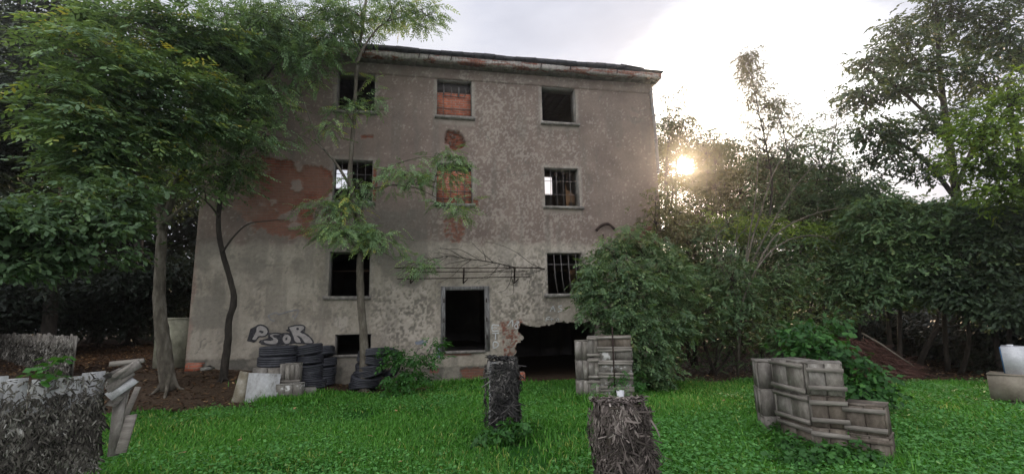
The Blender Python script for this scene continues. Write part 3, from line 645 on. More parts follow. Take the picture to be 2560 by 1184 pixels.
# ---- windows
def grille(parent, xs, zs, k, Y=14.13, r=.008, lean=0):
    x0, x1, z0, z1 = OPEN[k]; mb = MB()
    for x in xs:
        a = x0 + (x1 - x0) * x; mb.tube([(a - lean * .5, Y, z0 + .02), (a - lean * .1 + rng.normal(0, .01), Y, z0 + (z1 - z0) * .4), (a + rng.normal(0, .008), Y, z1 - .02)], r, 5)
    for z in zs:
        b = z0 + (z1 - z0) * z; mb.tube([(x0 + .01, Y + r, b), (x1 - .01, Y + r, b + rng.normal(0, .01))], r, 5)
    return mb.build('grille', M['iron_grey'], parent)
WL = {('L', 1): 'empty black', ('M', 1): 'brick filled', ('R', 1): 'empty', ('L', 2): 'barred', ('M', 2): 'brick filled', ('R', 2): 'barred', ('L', 3): 'empty', ('R', 3): 'window with bent bars'}
for k, (x0, x1, z0, z1) in OPEN.items():
    if k in ('door',): continue
    t = .018; ya, yb = WALL_Y + .03, WALL_Y + THK - .01
    bs = [bx(x0 + .002, x0 + t, ya, yb, z0 + .002, z1 - .002), bx(x1 - t, x1 - .002, ya, yb, z0 + .002, z1 - .002), bx(x0 + t + .001, x1 - t - .001, ya, yb, z1 - t, z1 - .002)]
    wn = B('window', M['reveal'], BLD, *bs)
    mb = MB()
    if k == 'base': mb.box(*bx(x0 - .04, x1 + .05, WALL_Y - .03, WALL_Y + .3, z0 - .05, z0 + .008), 0, .008)
    elif k[1] == 3:
        mb.box(*bx(x0 - .12, x1 + .04, WALL_Y - .10, WALL_Y + .2, z0 - .085, z0 + .004), 0, .006)
    else: mb.box(*bx(x0 - .06, x1 + .09, WALL_Y - .12, WALL_Y + .2, z0 - .075, z0 + .004), 0, .006)
    mb.build('sill', M['sill'], wn)
    if k in (('M', 1), ('M', 2)):
        zz = z1 - .04
        B('brick_infill', M['brick'], wn, bx(x0 + .02, x1 - .02, WALL_Y + .15, WALL_Y + .42, z0 + .006, z0 + (.70 if k[1] == 1 else .84) * (z1 - z0)))
        B('upper_infill', M['inside'], wn, bx(x0 + .02, x1 - .02, WALL_Y + .24, WALL_Y + .43, z0 + (.70 if k[1] == 1 else .84) * (z1 - z0) + .002, z1 - .03))  # dark upper part of the window infill, above the brick
    if k == ('R', 2): grille(wn, (.2, .39, .58, .78), (.34, .68), k)
    if k == ('L', 2): grille(wn, (.2, .4, .6, .8), (.34, .68), k)
    if k == ('M', 2): grille(wn, (.2, .4, .6, .8), (.16, .34, .52), k, 14.11, .009)
    if k == ('R', 3): grille(wn, (.22, .42, .62, .82), (.72,), k, 14.08, .012, lean=-.16)
    if k == ('M', 1):
        g = grille(wn, (.2,), (.27,), k, 14.11, .008); mb = MB()
        for a in (.2, .4, .62, .8):
            x = x0 + (x1 - x0) * a; zb = z0 + .60 * (z1 - z0); mb.tube([(x, 14.1, zb), (x + rng.normal(0, .02), 14.09, zb + .16), (x + .01, 14.1, zb + .3)], .012 if a != .62 else .03, 5)
        mb.tube([(x0 + .2, 14.1, z0 + .6 * (z1 - z0)), (x1 - .2, 14.1, z0 + .585 * (z1 - z0))], .012, 5); mb.build('grille', M['iron_grey'], wn)
# ---- door
x0, x1, z0, z1 = OPEN['door']
dr = B('door_frame', M['frame_wood'], BLD, (*bx(x0 - .05, x0 + .075, WALL_Y - .035, WALL_Y + .14, z0 - .02, z1 + .05), 0, .006), (*bx(x1 - .095, x1 + .03, WALL_Y - .035, WALL_Y + .14, z0 - .02, z1 + .05), 0, .006), (*bx(x0 + .077, x1 - .097, WALL_Y - .03, WALL_Y + .13, z1 - .06, z1 + .045), 0, .004))
B('threshold', M['sill'], dr, (*bx(x0 + .078, x1 - .098, WALL_Y - .06, WALL_Y + .3, z0 - .06, z0 + .01), 0, .006))
mb = MB()
for x in (x0 + .04, x1 - .05):
    for z in (1.25, 1.75, 2.3): mb = MB(); mb.box((x, WALL_Y - .04, z), (.03, .02, .12)); mb.build('hinge', M['iron'], dr)
# ---- iron rack over the door
mb = MB()
bars = [((985, 669), (1346, 669), 13.42), ((1020, 679), (1318, 678), 13.6), ((993, 697), (1330, 690.5), 13.8)]
for a, b, Y in bars: mb.tube([at(*a, Y), at((a[0] + b[0]) / 2, (a[1] + b[1]) / 2 + .6, Y), at(*b, Y)], .0125, 6)
for px in (1028, 1160, 1287):
    t_ = at(px, 668, 13.42); m_ = at(px, 679, 13.6); e_ = at(px, 692, 13.8); b_ = at(px - 2, 708, 13.97); 
    mb.tube([t_, m_, e_, at(px, 694, 13.99)], .015, 6); mb.tube([at(px, 668, 13.97), b_], .017, 6); mb.tube([b_, at(px + 9, 697, 13.8)], .015, 6)
mb.build('iron_rack', M['iron'], BLD)
mb = MB(); limb(mb, pl([(1491, 576), (1500, 566), (1512, 560), (1522, 560), (1532, 568), (1540, 576)], 13.9), .045, .04, 3, 8, .08); mb.tube(pl([(1508, 585), (1507, 598), (1510, 622)], 13.96), .018, 5)
mb.build('bent_pipe', M['iron'], BLD)
# ---- writing on the wall
from mathutils.geometry import tessellate_polygon
YP = WALL_Y - .017
def ribbon(mb, pts, wpx, Y=YP, closed=False):
    P = np.array([wl(*p) for p in pts]); 
    if closed: P = np.vstack([P, P[:1]])
    Q = [P[0]]
    for a, b in zip(P[:-1], P[1:]):
        n = max(1, int(np.linalg.norm(b - a) / .05)); Q += [a + (b - a) * i / n for i in range(1, n + 1)]
    Q = np.array(Q)
    if len(Q) > 4:
        S = Q.copy(); S[1:-1] = (Q[:-2] + 2 * Q[1:-1] + Q[2:]) / 4; Q = S
    T = np.gradient(Q, axis=0); T /= np.linalg.norm(T, axis=1)[:, None] + 1e-9; Nn = np.stack([-T[:, 1], T[:, 0]], 1)
    h = wpx * scale(*pts[0], WALL_Y) / 2 * (1 + rng.normal(0, .13, len(Q)))[:, None]
    A, C = Q + Nn * h, Q - Nn * h; V = np.stack([np.stack([A[:, 0], 0 * A[:, 0] + Y, A[:, 1]], 1), np.stack([C[:, 0], 0 * A[:, 0] + Y, C[:, 1]], 1)], 1).reshape(-1, 3)
    i = np.arange(len(Q) - 1) * 2; mb.add(V, np.stack([i, i + 1, i + 3, i + 2], 1))
def fillp(mb, pts, Y=YP):
    P = [wl(*p) for p in pts]; tr = tessellate_polygon([[Vector((a, b, 0)) for a, b in P]])
    mb.add([(a, Y, b) for a, b in P], [[t[0], t[1], t[2], t[2]] for t in tr])
def zz(pts, ox, oy, s): return [(ox + a / s, oy + b / s) for a, b in pts]
Z3 = lambda p: zz(p, 600, 750, 7.893)
Z7 = lambda p: zz(p, 1080, 760, 5.92)
def ell(cx, cy, rx, ry, n=20, rot=0): return [(cx + rx * math.cos(t) * math.cos(rot) - ry * math.sin(t) * math.sin(rot), cy + rx * math.cos(t) * math.sin(rot) + ry * math.sin(t) * math.cos(rot)) for t in np.linspace(0, 2 * math.pi, n, endpoint=False)]
Po = [(225, 775), (330, 570), (300, 545), (345, 490), (400, 475), (475, 495), (545, 545), (578, 610), (560, 675), (490, 715), (400, 715), (365, 705), (325, 805)]
So = [(815, 662), (700, 642), (605, 655), (562, 692), (585, 730), (650, 752), (672, 775), (600, 785), (480, 770), (425, 812), (480, 850), (590, 876), (725, 876), (775, 835), (782, 770), (735, 728), (660, 712), (640, 694), (700, 682), (800, 700)]
Oo = ell(925, 765, 98, 108)
Ro = [(955, 530), (1080, 495), (1240, 485), (1305, 520), (1285, 575), (1180, 625), (1275, 645), (1375, 715), (1445, 795), (1465, 850), (1330, 858), (1270, 845), (1090, 845), (1045, 730), (1000, 620)]
gb = MB()
fillp(gb, Z3([(140, 800), (210, 560), (330, 500), (345, 570), (235, 790), (330, 810), (270, 830)]), YP + .002)
fillp(gb, Z3([(370, 830), (400, 785), (560, 745), (560, 640), (820, 650), (860, 640), (1010, 640), (1090, 850), (760, 890), (560, 890), (430, 870)]), YP + .002)
fillp(gb, Z3([(900, 590), (960, 555), (1010, 650)]), YP + .002); fillp(gb, Z3([(1170, 630), (1290, 575), (1275, 650)]), YP + .002)
gf = MB()
for poly_ in (Po, So, Oo, Ro): fillp(gf, Z3(poly_), YP)
for poly_ in (Po, So, Oo, Ro): ribbon(gb, Z3(poly_), 3.6, YP - .003, True)
fillp(gb, Z3([(365, 620), (405, 590), (470, 610), (465, 645), (425, 650), (400, 630)]), YP - .003)
fillp(gb, Z3([(895, 745), (940, 720), (940, 770), (905, 795)]), YP - .003); fillp(gb, Z3(ell(1140, 562, 28, 26)), YP - .003); fillp(gb, Z3([(1120, 700), (1165, 700), (1220, 740), (1290, 845), (1210, 840), (1180, 760)]), YP - .003)
g = gf.build('graffiti', M['paint_grey'], BLD); g['label'] = 'pale bubble letters PSOR with black outlines'; gb.build('outline', M['paint_black'], g)
mb = MB()
ribbon(mb, Z3([(560, 300), (700, 240), (735, 225), (745, 290), (940, 225), (1170, 178), (1150, 250), (1065, 380)]), 1.6); ribbon(mb, Z3([(560, 300), (605, 400), (690, 405)]), 1.6); ribbon(mb, Z3([(1065, 285), (1030, 335)]), 1.4)
mb.build('graffiti', M['paint_blue'], BLD)['label'] = 'thin blue outline scribble above the bubble letters'
def letter(label, Zf, wpx, *strokes):
    mb = MB()
    for s_ in strokes: ribbon(mb, Zf(s_), wpx)
    mb.build('graffiti', M['paint_white'], BLD)['label'] = label
letter('white letter E beside the door', Z7, 3.0, [(888, 348), (965, 345)], [(990, 312), (885, 300), (888, 402), (988, 388)])
letter('white letter T beside the door', Z7, 3.0, [(890, 428), (992, 426)], [(940, 426), (938, 522)])
letter('white letter D beside the door', Z7, 3.0, [(905, 650), (905, 548), (965, 556), (990, 605), (955, 642), (905, 650)])
letter('white numeral 1 above the bare bricks', Z7, 2.6, [(1120, 320), (1190, 218), (1195, 330)])
letter('white numeral 8 above the bare bricks', Z7, 2.6, [(1250, 262), (1290, 240), (1300, 270), (1230, 290), (1215, 340), (1240, 375), (1280, 350), (1255, 295)])
letter('white letter A over the collapsed opening', Z7, 2.0, [(1745, 108), (1790, 12), (1818, 108)], [(1762, 66), (1812, 64)])
letter('white letter S over the collapsed opening', Z7, 2.0, [(1925, 22), (1875, 22), (1858, 45), (1925, 70), (1930, 98), (1860, 110)])
letter('white letter F over the collapsed opening', Z7, 2.0, [(1682, 258), (1686, 194), (1745, 190)], [(1686, 224), (1732, 222)])
letter('white plus sign over the collapsed opening', Z7, 2.0, [(1770, 198), (1766, 250)], [(1745, 222), (1798, 216)])
letter('white letter M over the collapsed opening', Z7, 2.0, [(1838, 250), (1834, 196), (1850, 226), (1866, 192), (1872, 250)])
mb = MB(); Z5 = lambda p: zz(p, 780, 600, 5.92)
for s_ in ([(1195, 70), (1165, 55), (1122, 110), (1135, 170), (1175, 195), (1225, 190)], [(1195, 70), (1185, 110), (1150, 115)], [(985, 330), (985, 280), (1030, 255), (1060, 290), (1030, 340), (985, 330)], [(935, 300), (965, 250)], [(1110, 300), (1125, 350), (1090, 395)], [(1205, 400), (1180, 415)]): ribbon(mb, Z5(s_), 1.8)
mb.build('graffiti', M['reveal'], BLD)['label'] = 'faint chalk loops on the damp stain'
mb = MB(); Z8 = lambda p: zz(p, 780, 800, 7.4)
for s_ in ([(2230, 475), (2175, 560), (2150, 640), (2200, 670), (2280, 645), (2312, 560), (2290, 490), (2230, 475)], [(2225, 560), (2260, 550), (2240, 600), (2200, 690)], [(2220, 700), (2235, 800)], [(2275, 720), (2265, 790)], [(1930, 600), (1960, 530), (2010, 510)], [(1990, 630), (2030, 600), (2080, 625)]): ribbon(mb, Z8(s_), 2.0)
mb.build('graffiti', M['paint_shade'], BLD)['label'] = 'small dark scribble beside the doorway'
mb = MB(); fillp(mb, Z8([(1900, 400), (1990, 380), (2110, 330), (2130, 400), (2060, 440), (1930, 450)])); fillp(mb, Z8([(2310, 480), (2370, 440), (2370, 700), (2290, 660), (2325, 570)]))
mb.build('graffiti', M['paint_blue'], BLD)['label'] = 'faded blue paint patches beside the doorway'
#%%PART3
# ================================================================== things in the yard
def place(root, loc, rot=0.0, tilt=(0, 0)):
    root.location = loc; root.rotation_euler = (tilt[0], tilt[1], rot); return root
M['wood_paint'] = rough_mat('paint spattered grey wood', [(.25, (.085, .075, .065)), (.5, (.17, .16, .14)), (.56, (.22, .21, .19)), (.60, (.5, .5, .48)), (.8, (.55, .55, .53))], 4.5, .6, .01)
def crate(label, loc, size, rot=0.0, body='wood', bat='wood_batten', battens=(.16, .84), faces=('front', 'left'), planks=3, tilt=(0, 0), group='old wooden crates stacked as cover'):
    """A plank crate standing at loc (bottom centre): body of boards, nailed battens, a lid."""
    W_, D_, H_ = size; r = thing('wooden_crate', label, 'crate', group); mb = MB()
    mb.box((0, 0, H_ / 2), (W_ - .03, D_ - .03, H_ - .02))
    for i in range(planks):
        x = -W_ / 2 + W_ * (i + .5) / planks; wd = W_ / planks - .013
        for y in (-D_ / 2, D_ / 2): mb.box((x, y, H_ / 2 + rng.normal(0, .004)), (wd, .022, H_ - .014 + rng.normal(0, .006)), rng.normal(0, .006), .002)
    n2 = max(2, int(round(D_ / W_ * planks)))
    for i in range(n2):
        y = -D_ / 2 + .012 + (D_ - .024) * (i + .5) / n2
        for x in (-W_ / 2, W_ / 2): mb.box((x, y, H_ / 2 + rng.normal(0, .004)), (.022, (D_ - .03) / n2 - .012, H_ - .014 + rng.normal(0, .006)), rng.normal(0, .006), .002)
    mb.build('body', M[body], r)
    mb = MB()
    for i in range(3):
        mb.box((0, -D_ / 2 + D_ * (i + .5) / 3, H_ - .002), (W_ + .03, D_ / 3 - .008, .022), rng.normal(0, .01), .003)
    mb.build('lid', M[body], r)
    for f in faces:
        for b in battens:
            m2 = MB(); z = H_ * b + rng.normal(0, .008)
            if f == 'front': m2.box((rng.normal(0, .006), -D_ / 2 - .026, z), (W_ + .045, .03, .052), 0, .003, (0, rng.normal(0, .012)))
            elif f == 'left': m2.box((-W_ / 2 - .026, rng.normal(0, .006), z), (.03, D_ + .045, .052), 0, .003, (rng.normal(0, .012), 0))
            elif f == 'right': m2.box((W_ / 2 + .026, 0, z), (.03, D_ + .03, .052), 0, .003)
            m2.build('batten', M[bat], r)
    return place(r, loc, rot, tilt)

# --- the stack at the right
def on(x, y, z=None): return (x, y, tz(x, y) if z is None else z)
g0 = tz(5.0, 6.0)
ra_ = .02
lv = ['bottom', 'middle', 'top']
def crate_face(label, A, Bq, depth, z, h, body, bat, bts, planks=2, jit=.012):
    A, Bq = np.array(A), np.array(Bq); d = Bq - A; wd = np.linalg.norm(d); d /= wd; bk = np.array([-d[1], d[0]]); c = (A + Bq) / 2 + bk * depth / 2 + rng.normal(0, jit, 2)
    return crate(label, (c[0], c[1], z), (wd, depth, h), math.atan2(d[1], d[0]) + rng.normal(0, .015), body, bat, battens=bts, faces=('front',) if bts else (), planks=planks)
for who, A, Bq, dp, hs, bts, bods in (('end', (5.00, 6.62), (5.33, 6.45), .40, (.31, .37, .39), (), ('wood', 'wood', 'wood')), ('long middle', (5.05, 6.36), (4.965, 5.69), .36, (.35, .385, .40), (.12, .88), ('wood_brown', 'wood', 'wood')), ('narrow right', (4.99, 5.655), (5.265, 5.415), .34, (.36, .385, .40), (.24, .80), ('wood_brown', 'wood_brown', 'wood'))):
    z = tz(*A) - .03
    for i in range(3):
        crate_face(('lowest', 'middle', 'topmost')[i] + ' crate in the ' + who + ' column of the tall stack by the vines', A, Bq, dp, z, hs[i], bods[i], 'wood_batten', bts); z += hs[i] + .012
z = tz(5.4, 5.2) - .03
for i in range(2): crate_face(('lower', 'upper')[i] + ' brown crate of the short pile at the right end of the tall stack', (5.285, 5.41), (5.505, 5.09), .36, z, .345, 'wood_brown', 'wood_brown' if i == 0 else 'wood_batten', (.2, .82)); z += .357
# --- the stack in front of the collapsed opening
b0 = gp(1440, 1000); b1 = gp(1570, 1000); ang = math.atan2(b1[1] - b0[1], b1[0] - b0[0]); ux = np.array([math.cos(ang), math.sin(ang), 0]); uy = np.array([-math.sin(ang), math.cos(ang), 0]); wid = np.linalg.norm(b1 - b0)
z = b0[2] - .02
for i in range(3):
    p = b0 + ux * .15 + uy * .42
    crate(('lowest', 'middle', 'topmost')[i] + ' crate in the narrow column nearest the dark opening', (p[0], p[1], z), (.31, .42, .41), ang + .04 + rng.normal(0, .02), battens=(), faces=(), planks=2); z += .425
z = b0[2] - .02
for i in range(3):
    p = b0 + ux * .42 + uy * .26
    crate(('lowest', 'middle', 'topmost')[i] + ' crate in the second column from the dark opening', (p[0], p[1], z), (.23, .42, .44), ang + rng.normal(0, .02), battens=(.12, .88), faces=('front',), planks=2); z += .46
z = b0[2] - .02
for i in range(5):
    p = b0 + ux * (.545 + .34) + uy * .24
    crate(('lowest', 'second lowest', 'middle', 'second highest', 'topmost')[i] + ' broad paint spattered crate in the stack by the dark opening', (p[0] + rng.normal(0, .01), p[1], z), (.68, .44, .265), ang - .03 + rng.normal(0, .012), 'wood_paint' if i < 4 else 'wood_brown', battens=(.1, .9), faces=('front',), planks=2); z += .274
mb = MB(); p = b0 + ux * .84 + uy * (-.03); mb.tube([p + np.array([0, 0, .15]), p + np.array([.0, 0, .8]), p + np.array([.01, 0, 1.55])], .014, 6, .1)
tag(mb.build('iron_rod', M['iron']), 'thin rusty rod standing against the paint spattered crates', 'rod')

# --- boards and small crates by the wall
def slab(pts, th, m, parent=None, name='board'):
    P = [at(*p) for p in pts]; nrm = np.cross(P[1] - P[0], P[3] - P[0]); nrm /= np.linalg.norm(nrm); nrm *= 1 if nrm[1] > 0 else -1
    mb = MB(); mb.hexa([*P, *[p + nrm * th for p in P]])
    return mb.build(name, m, parent)
def Yg(px, py): return gp(px, py)[1]
ya, yb_ = Yg(600, 1004), Yg(650, 1004)
tag(slab([(577, 1006, ya), (613, 1006, ya - .05), (628, 931, ya + .28), (600, 926, ya + .33)], .03, M['board_tan']), 'mossy tan board leaning at the end of the white board', 'board')
tag(slab([(611, 1005, yb_ - .1), (690, 1004, yb_ - .1), (703, 933, yb_ + .2), (622, 931, yb_ + .2)], .03, M['board_white']), 'flaking white board leaning below the pile of tyres', 'board')
yc = Yg(720, 1003); sc_ = scale(720, 980, yc)
p = at(694, 914, 12.75); zt = p[2]; gz_ = tz(p[0], p[1])
crate('hidden crate under the two big tyres', (p[0], p[1] + .1, gz_ - .02), (.92, .8, zt - gz_), .05, battens=(), faces=(), planks=3, group='crates under the tyres')
p = at(721, 957, 12.25); crate('small slatted crate on the lower crate by the white board', (p[0], p[1] + .2, p[2]), (.42, .36, .42), .06, 'wood', battens=(.1,), faces=('front',), planks=4, group='crates under the tyres')
p = at(719, 1004, yc); crate('low grey crate beside the white board', (p[0], p[1] + .2, p[2] - .01), (.52, .36, at(719, 960, yc)[2] - p[2]), .03, 'wood_paint', battens=(), faces=(), planks=3, group='crates under the tyres')
def rock(px, py, w_, h_, Y, m, name, label, cat):
    c = at(px, py, Y); s = scale(px, py, Y); mb = MB(); mb.box((c[0], c[1] + .1, c[2]), (w_ * s, .24, h_ * s), rng.normal(0, .2), .02, (rng.normal(0, .06), rng.normal(0, .06))); return tag(mb.build(name, m), label, cat)
rock(768, 982, 34, 26, 12.3, M['stone'], 'rubble_block', 'grey rubble block lying at the foot of the tyres', 'stone')
rock(480, 915, 30, 14, 12.9, M['brick'], 'brick_fragment', 'broken red bricks at the foot of the building corner', 'brick')
rock(515, 921, 16, 8, 12.7, M['stone'], 'rubble_block', 'small grey stone between the two tree trunks', 'stone')
# --- tyres
def tyre(label, c, Ro_, w_, tilt=(0, 0), rot=0.0, group='old truck tyres piled by the wall'):
    prof = [(.60, -.36), (.62, -.44), (.80, -.5), (.93, -.47), (.985, -.40), (1.0, -.34), (1.0, -.20), (.965, -.19), (.965, -.15), (1.0, -.14), (1.0, -.02), (.965, -.01), (.965, .03), (1.0, .04), (1.0, .17), (.965, .18), (.965, .22), (1.0, .23), (1.0, .34), (.985, .40), (.93, .47), (.80, .5), (.62, .44), (.60, .36), (.57, .2), (.57, -.2)]
    k = 48; a = np.arange(k) * 2 * math.pi / k; pr = np.array(prof); n = len(pr)
    Rr = np.repeat(pr[None, :, 0], k, 0); Rr[::2] -= .014 * (pr[None, :, 0] > .97); Rr *= 1 + rng.normal(0, .012)
    dent = 1 + .025 * np.cos(2 * a + rng.uniform(0, 6))[:, None]; Rr = Rr * dent
    V = np.stack([Rr * np.cos(a)[:, None] * Ro_, Rr * np.sin(a)[:, None] * Ro_, np.repeat(pr[None, :, 1], k, 0) * w_], -1).reshape(-1, 3)
    i, j = np.meshgrid(np.arange(k), np.arange(n), indexing='ij'); i2, j2 = (i + 1) % k, (j + 1) % n
    mb = MB(); mb.add(V, np.stack([i * n + j, i2 * n + j, i2 * n + j2, i * n + j2], -1).reshape(-1, 4))
    o = mb.build('tyre', M['tyre'], smooth=False); tag(o, label, 'tyre', group); return place(o, c, rot, tilt)
tyre('lower of the two wide tyres lying on the crate', at(694, 901, 12.85), .44, .25, (.02, .01)); tyre('upper of the two wide tyres lying on the crate', at(697, 876, 12.85), .43, .24, (-.02, -.02))
for i, (px, py, Y, r_, w_, tl, lb) in enumerate([
    (768, 960, 12.9, .36, .22, (.02, .02), 'bottom tyre of the middle pile beside the wide pair'), (764, 941, 12.85, .35, .21, (.02, -.03), 'second tyre from below in the middle pile'),
    (768, 921, 12.9, .37, .21, (0, .05), 'third tyre from below in the middle pile'), (766, 901, 12.9, .37, .20, (0, .08), 'fourth tyre from below in the middle pile'), (764, 875, 12.9, .40, .24, (.05, .16), 'tilted tyre on top of the middle pile'),
    (800, 953, 13.3, .36, .24, (0, 0), 'bottom tyre of the pile nearest the cellar window'), (801, 929, 13.3, .36, .24, (.02, .03), 'second tyre of the pile nearest the cellar window'), (797, 906, 13.3, .36, .22, (0, .06), 'third tyre of the pile nearest the cellar window'), (797, 882, 13.25, .36, .24, (.1, .24), 'tipped tyre on top of the pile nearest the cellar window')]):
    tyre(lb, at(px, py, Y) + np.array([rng.normal(0, .035), .2 + rng.normal(0, .03), 0]), r_ * rng.uniform(.93, 1.06), w_, (tl[0] + rng.normal(0, .03), tl[1] + rng.normal(0, .03)), rng.uniform(0, 6))
for i, (px, py) in enumerate([(907, 966), (913, 949), (919, 932), (924, 916), (929, 900), (933, 884)]):
    tyre(('lowest', 'second lowest', 'third lowest', 'third highest', 'second highest', 'topmost')[i] + ' tyre of the leaning stack beside the weeds', at(px, py, 12.95) + np.array([0, .2, 0]), .385 + rng.normal(0, .012), .20, (.03, .20), rng.uniform(0, 6))
p = at(972, 905, 13.35); tyre('tyre standing upright behind the leaning stack', p, .38, .2, (math.pi / 2 - .15, 0), -.75)
# --- netting
def shreds(mb, P, per, ln, wd, out, base_t=.4, sag=1.0, lean=.5, off=.03, bulge=.15):
    """Torn net strips over the quad P (4 corners): each a little curled ribbon."""
    P = [np.asarray(p, float) for p in P]; e1, e2 = P[1] - P[0], P[3] - P[0]; ar = np.linalg.norm(np.cross(e1, e2)); n = int(ar * per)
    u, v = rng.random(n)[:, None], rng.random(n)[:, None]
    c = (P[0] * (1 - u) + P[1] * u) * (1 - v) + (P[3] * (1 - u) + P[2] * u) * v
    o = np.asarray(out, float); o /= np.linalg.norm(o); side = np.cross([0, 0, 1], o); 
    if np.linalg.norm(side) < .2: side = np.array([1., 0, 0])
    side /= np.linalg.norm(side); up = np.cross(o, side)
    a = rng.normal(-math.pi / 2, lean, n); d = np.cos(a)[:, None] * side + np.sin(a)[:, None] * up; q = -np.sin(a)[:, None] * side + np.cos(a)[:, None] * up
    l = ln * rng.uniform(.5, 1.5, n)[:, None]; w_ = wd * rng.uniform(.5, 1.4, n)[:, None]
    bl = (fbm(c[:, 0] * 6 + 3, c[:, 1] * 6, c[:, 2] * 5, 3) - .42) * bulge; c = c + o * bl[:, None]
    tw = rng.normal(0, .8, n)[:, None]; q2 = q * np.cos(tw) + o * np.sin(tw)
    s0 = c + o * rng.uniform(.002, off, n)[:, None]; s1 = s0 + d * l * .5 + o * rng.uniform(-.2, .7, n)[:, None] * l * .5; s2 = s1 + d * l * .5 + o * rng.uniform(-.7, .3, n)[:, None] * l * .5
    V = np.stack([s0 - q * w_ / 2, s0 + q * w_ / 2, s1 - q2 * w_ / 2, s1 + q2 * w_ / 2, s2 - q * w_ * .3, s2 + q * w_ * .3], 1).reshape(-1, 3)
    i = np.arange(n)[:, None] * 6; Fc = np.concatenate([i + [0, 1, 3, 2], i + [2, 3, 5, 4]], 0)
    t = np.clip(base_t + rng.normal(0, .2, n) + (fbm(c[:, 0] * 5, c[:, 1] * 5, c[:, 2] * 5, 3) - .5) * 1.1, 0, 1); mb.add(V, Fc, np.concatenate([t, t]))
def pillar(label, P0, ang, W_, D_, H_, net, tilt=0.0, flare=0.0, box='board_white', pr=2600, k=1.0, left=700, wk=1.0):
    """A board box standing on the grass, hung with camouflage net."""
    r = thing('netted_post', label, 'post', 'netted posts on the grass'); mb = MB()
    mb.box((-W_ / 2 + .013, 0, H_ / 2), (.025, D_, H_)); mb.box((W_ / 2 - .013, 0, H_ / 2), (.025, D_, H_)); mb.box((0, D_ / 2 - .012, H_ / 2), (W_ - .052, .022, H_ - .01)); mb.box((0, -D_ / 2 + .02, H_ / 2), (W_ - .052, .022, H_ - .01)); mb.box((0, 0, H_ + .012), (W_, D_, .022))
    mb.build('board_box', M[box], r)
    rg = MB()
    for i in range(26):                                   # rags hanging over the top edge
        a_ = rng.uniform(0, 6.28); e_ = np.array([np.clip(math.cos(a_) * 1.5, -1, 1) * W_ / 2, np.clip(math.sin(a_) * 1.5, -1, 1) * D_ / 2, H_ + .02]); o_ = np.array([math.cos(a_), math.sin(a_), 0]); s_ = np.array([-o_[1], o_[0], 0]); w2 = rng.uniform(.015, .035); L_ = rng.uniform(.06, .26); t_ = rng.uniform(.3, .95)
        P_ = [e_ - o_ * .06 + np.array([0, 0, .02]), e_ + o_ * .015 + np.array([0, 0, .025]), e_ + o_ * .04 - np.array([0, 0, L_ * .5]), e_ + o_ * rng.uniform(.01, .06) - np.array([0, 0, L_]) + s_ * rng.normal(0, .03)]
        V_ = np.array([[p_ - s_ * w2, p_ + s_ * w2] for p_ in P_]).reshape(-1, 3); rg.add(V_, [[0, 1, 3, 2], [2, 3, 5, 4], [4, 5, 7, 6]], t_)
    rg.build('rag', M[net], r)
    mb = MB(); x, y = W_ / 2 + .015, D_ / 2 + .015; f = flare
    xl = -x + (.035 if box == 'board_white' else 0); fr = [(xl, -y, H_ + .02), (x, -y, H_ + .02), (x + f, -y - f, .0), (xl, -y - f, .0)]
    shreds(mb, fr, pr, .085 * k, .026 * k * wk, (0, -1, 0), lean=.75); shreds(mb, fr, 450, .16, .016, (0, -1, 0), .5, off=.06, lean=.9)
    shreds(mb, [(x, -y, H_), (x, y, H_), (x + f, y, 0), (x + f, -y, 0)], pr, .085 * k, .026 * k * wk, (1, 0, 0)); shreds(mb, [(-x, y, H_), (-x, -y, H_), (-x, -y, 0), (-x, y, 0)], left, .085 * k, .026 * k * wk, (-1, 0, 0))
    shreds(mb, [(-x, -y, H_ + .03), (x, -y, H_ + .03), (x, y, H_ + .03), (-x, y, H_ + .03)], pr * 1.3, .06, .018, (0, 0, 1), .6, lean=3)
    bk = MB()
    for a_, b_ in (((-x + .05, -y - .004), (x - .004, -y - .004)), ((x - .004, -y), (x - .004, y))):     # the net's own cloth, behind the shreds
        n = 12; 
        for i in range(n):
            for j in range(24):
                q = lambda t, s: (a_[0] + (b_[0] - a_[0]) * t + (f * (1 - s) if a_[0] > 0 else 0), a_[1] + (b_[1] - a_[1]) * t - (f * (1 - s) if a_[1] == b_[1] else 0), H_ * s)
                if rng.random() < .93: mb.quad(q(i / n, j / 24), q((i + 1) / n, j / 24), q((i + 1) / n, (j + 1) / 24), q(i / n, (j + 1) / 24), .12 + rng.normal(0, .05))
    mb.build('camouflage_net', M[net], r)
    return place(r, P0, ang, (0, tilt))
pa = gp(1258, 1088); s = scale(1258, 1000, pa[1]); ha = at(1258, 905, pa[1])[2] - pa[2]
PA = pillar('tall black netted post with a white board edge', (pa[0], pa[1] + .15, pa[2] - .02), -.10, 64 * s, .30, ha, 'net_black', .02, pr=4600, k=.85, wk=.75)
pb = atz(1560, 1014, .88); pbz = tz(pb[0], pb[1]); sb = scale(1548, 1020, pb[1])
PB = pillar('near brown netted post cut off by the bottom of the photo', (pb[0], pb[1] + .12, pbz - .02), .13, 100 * sb, .30, .88 - pbz, 'net_brown', -.02, .05, 'wood_brown', 7500, .6, 4500, wk=.85)
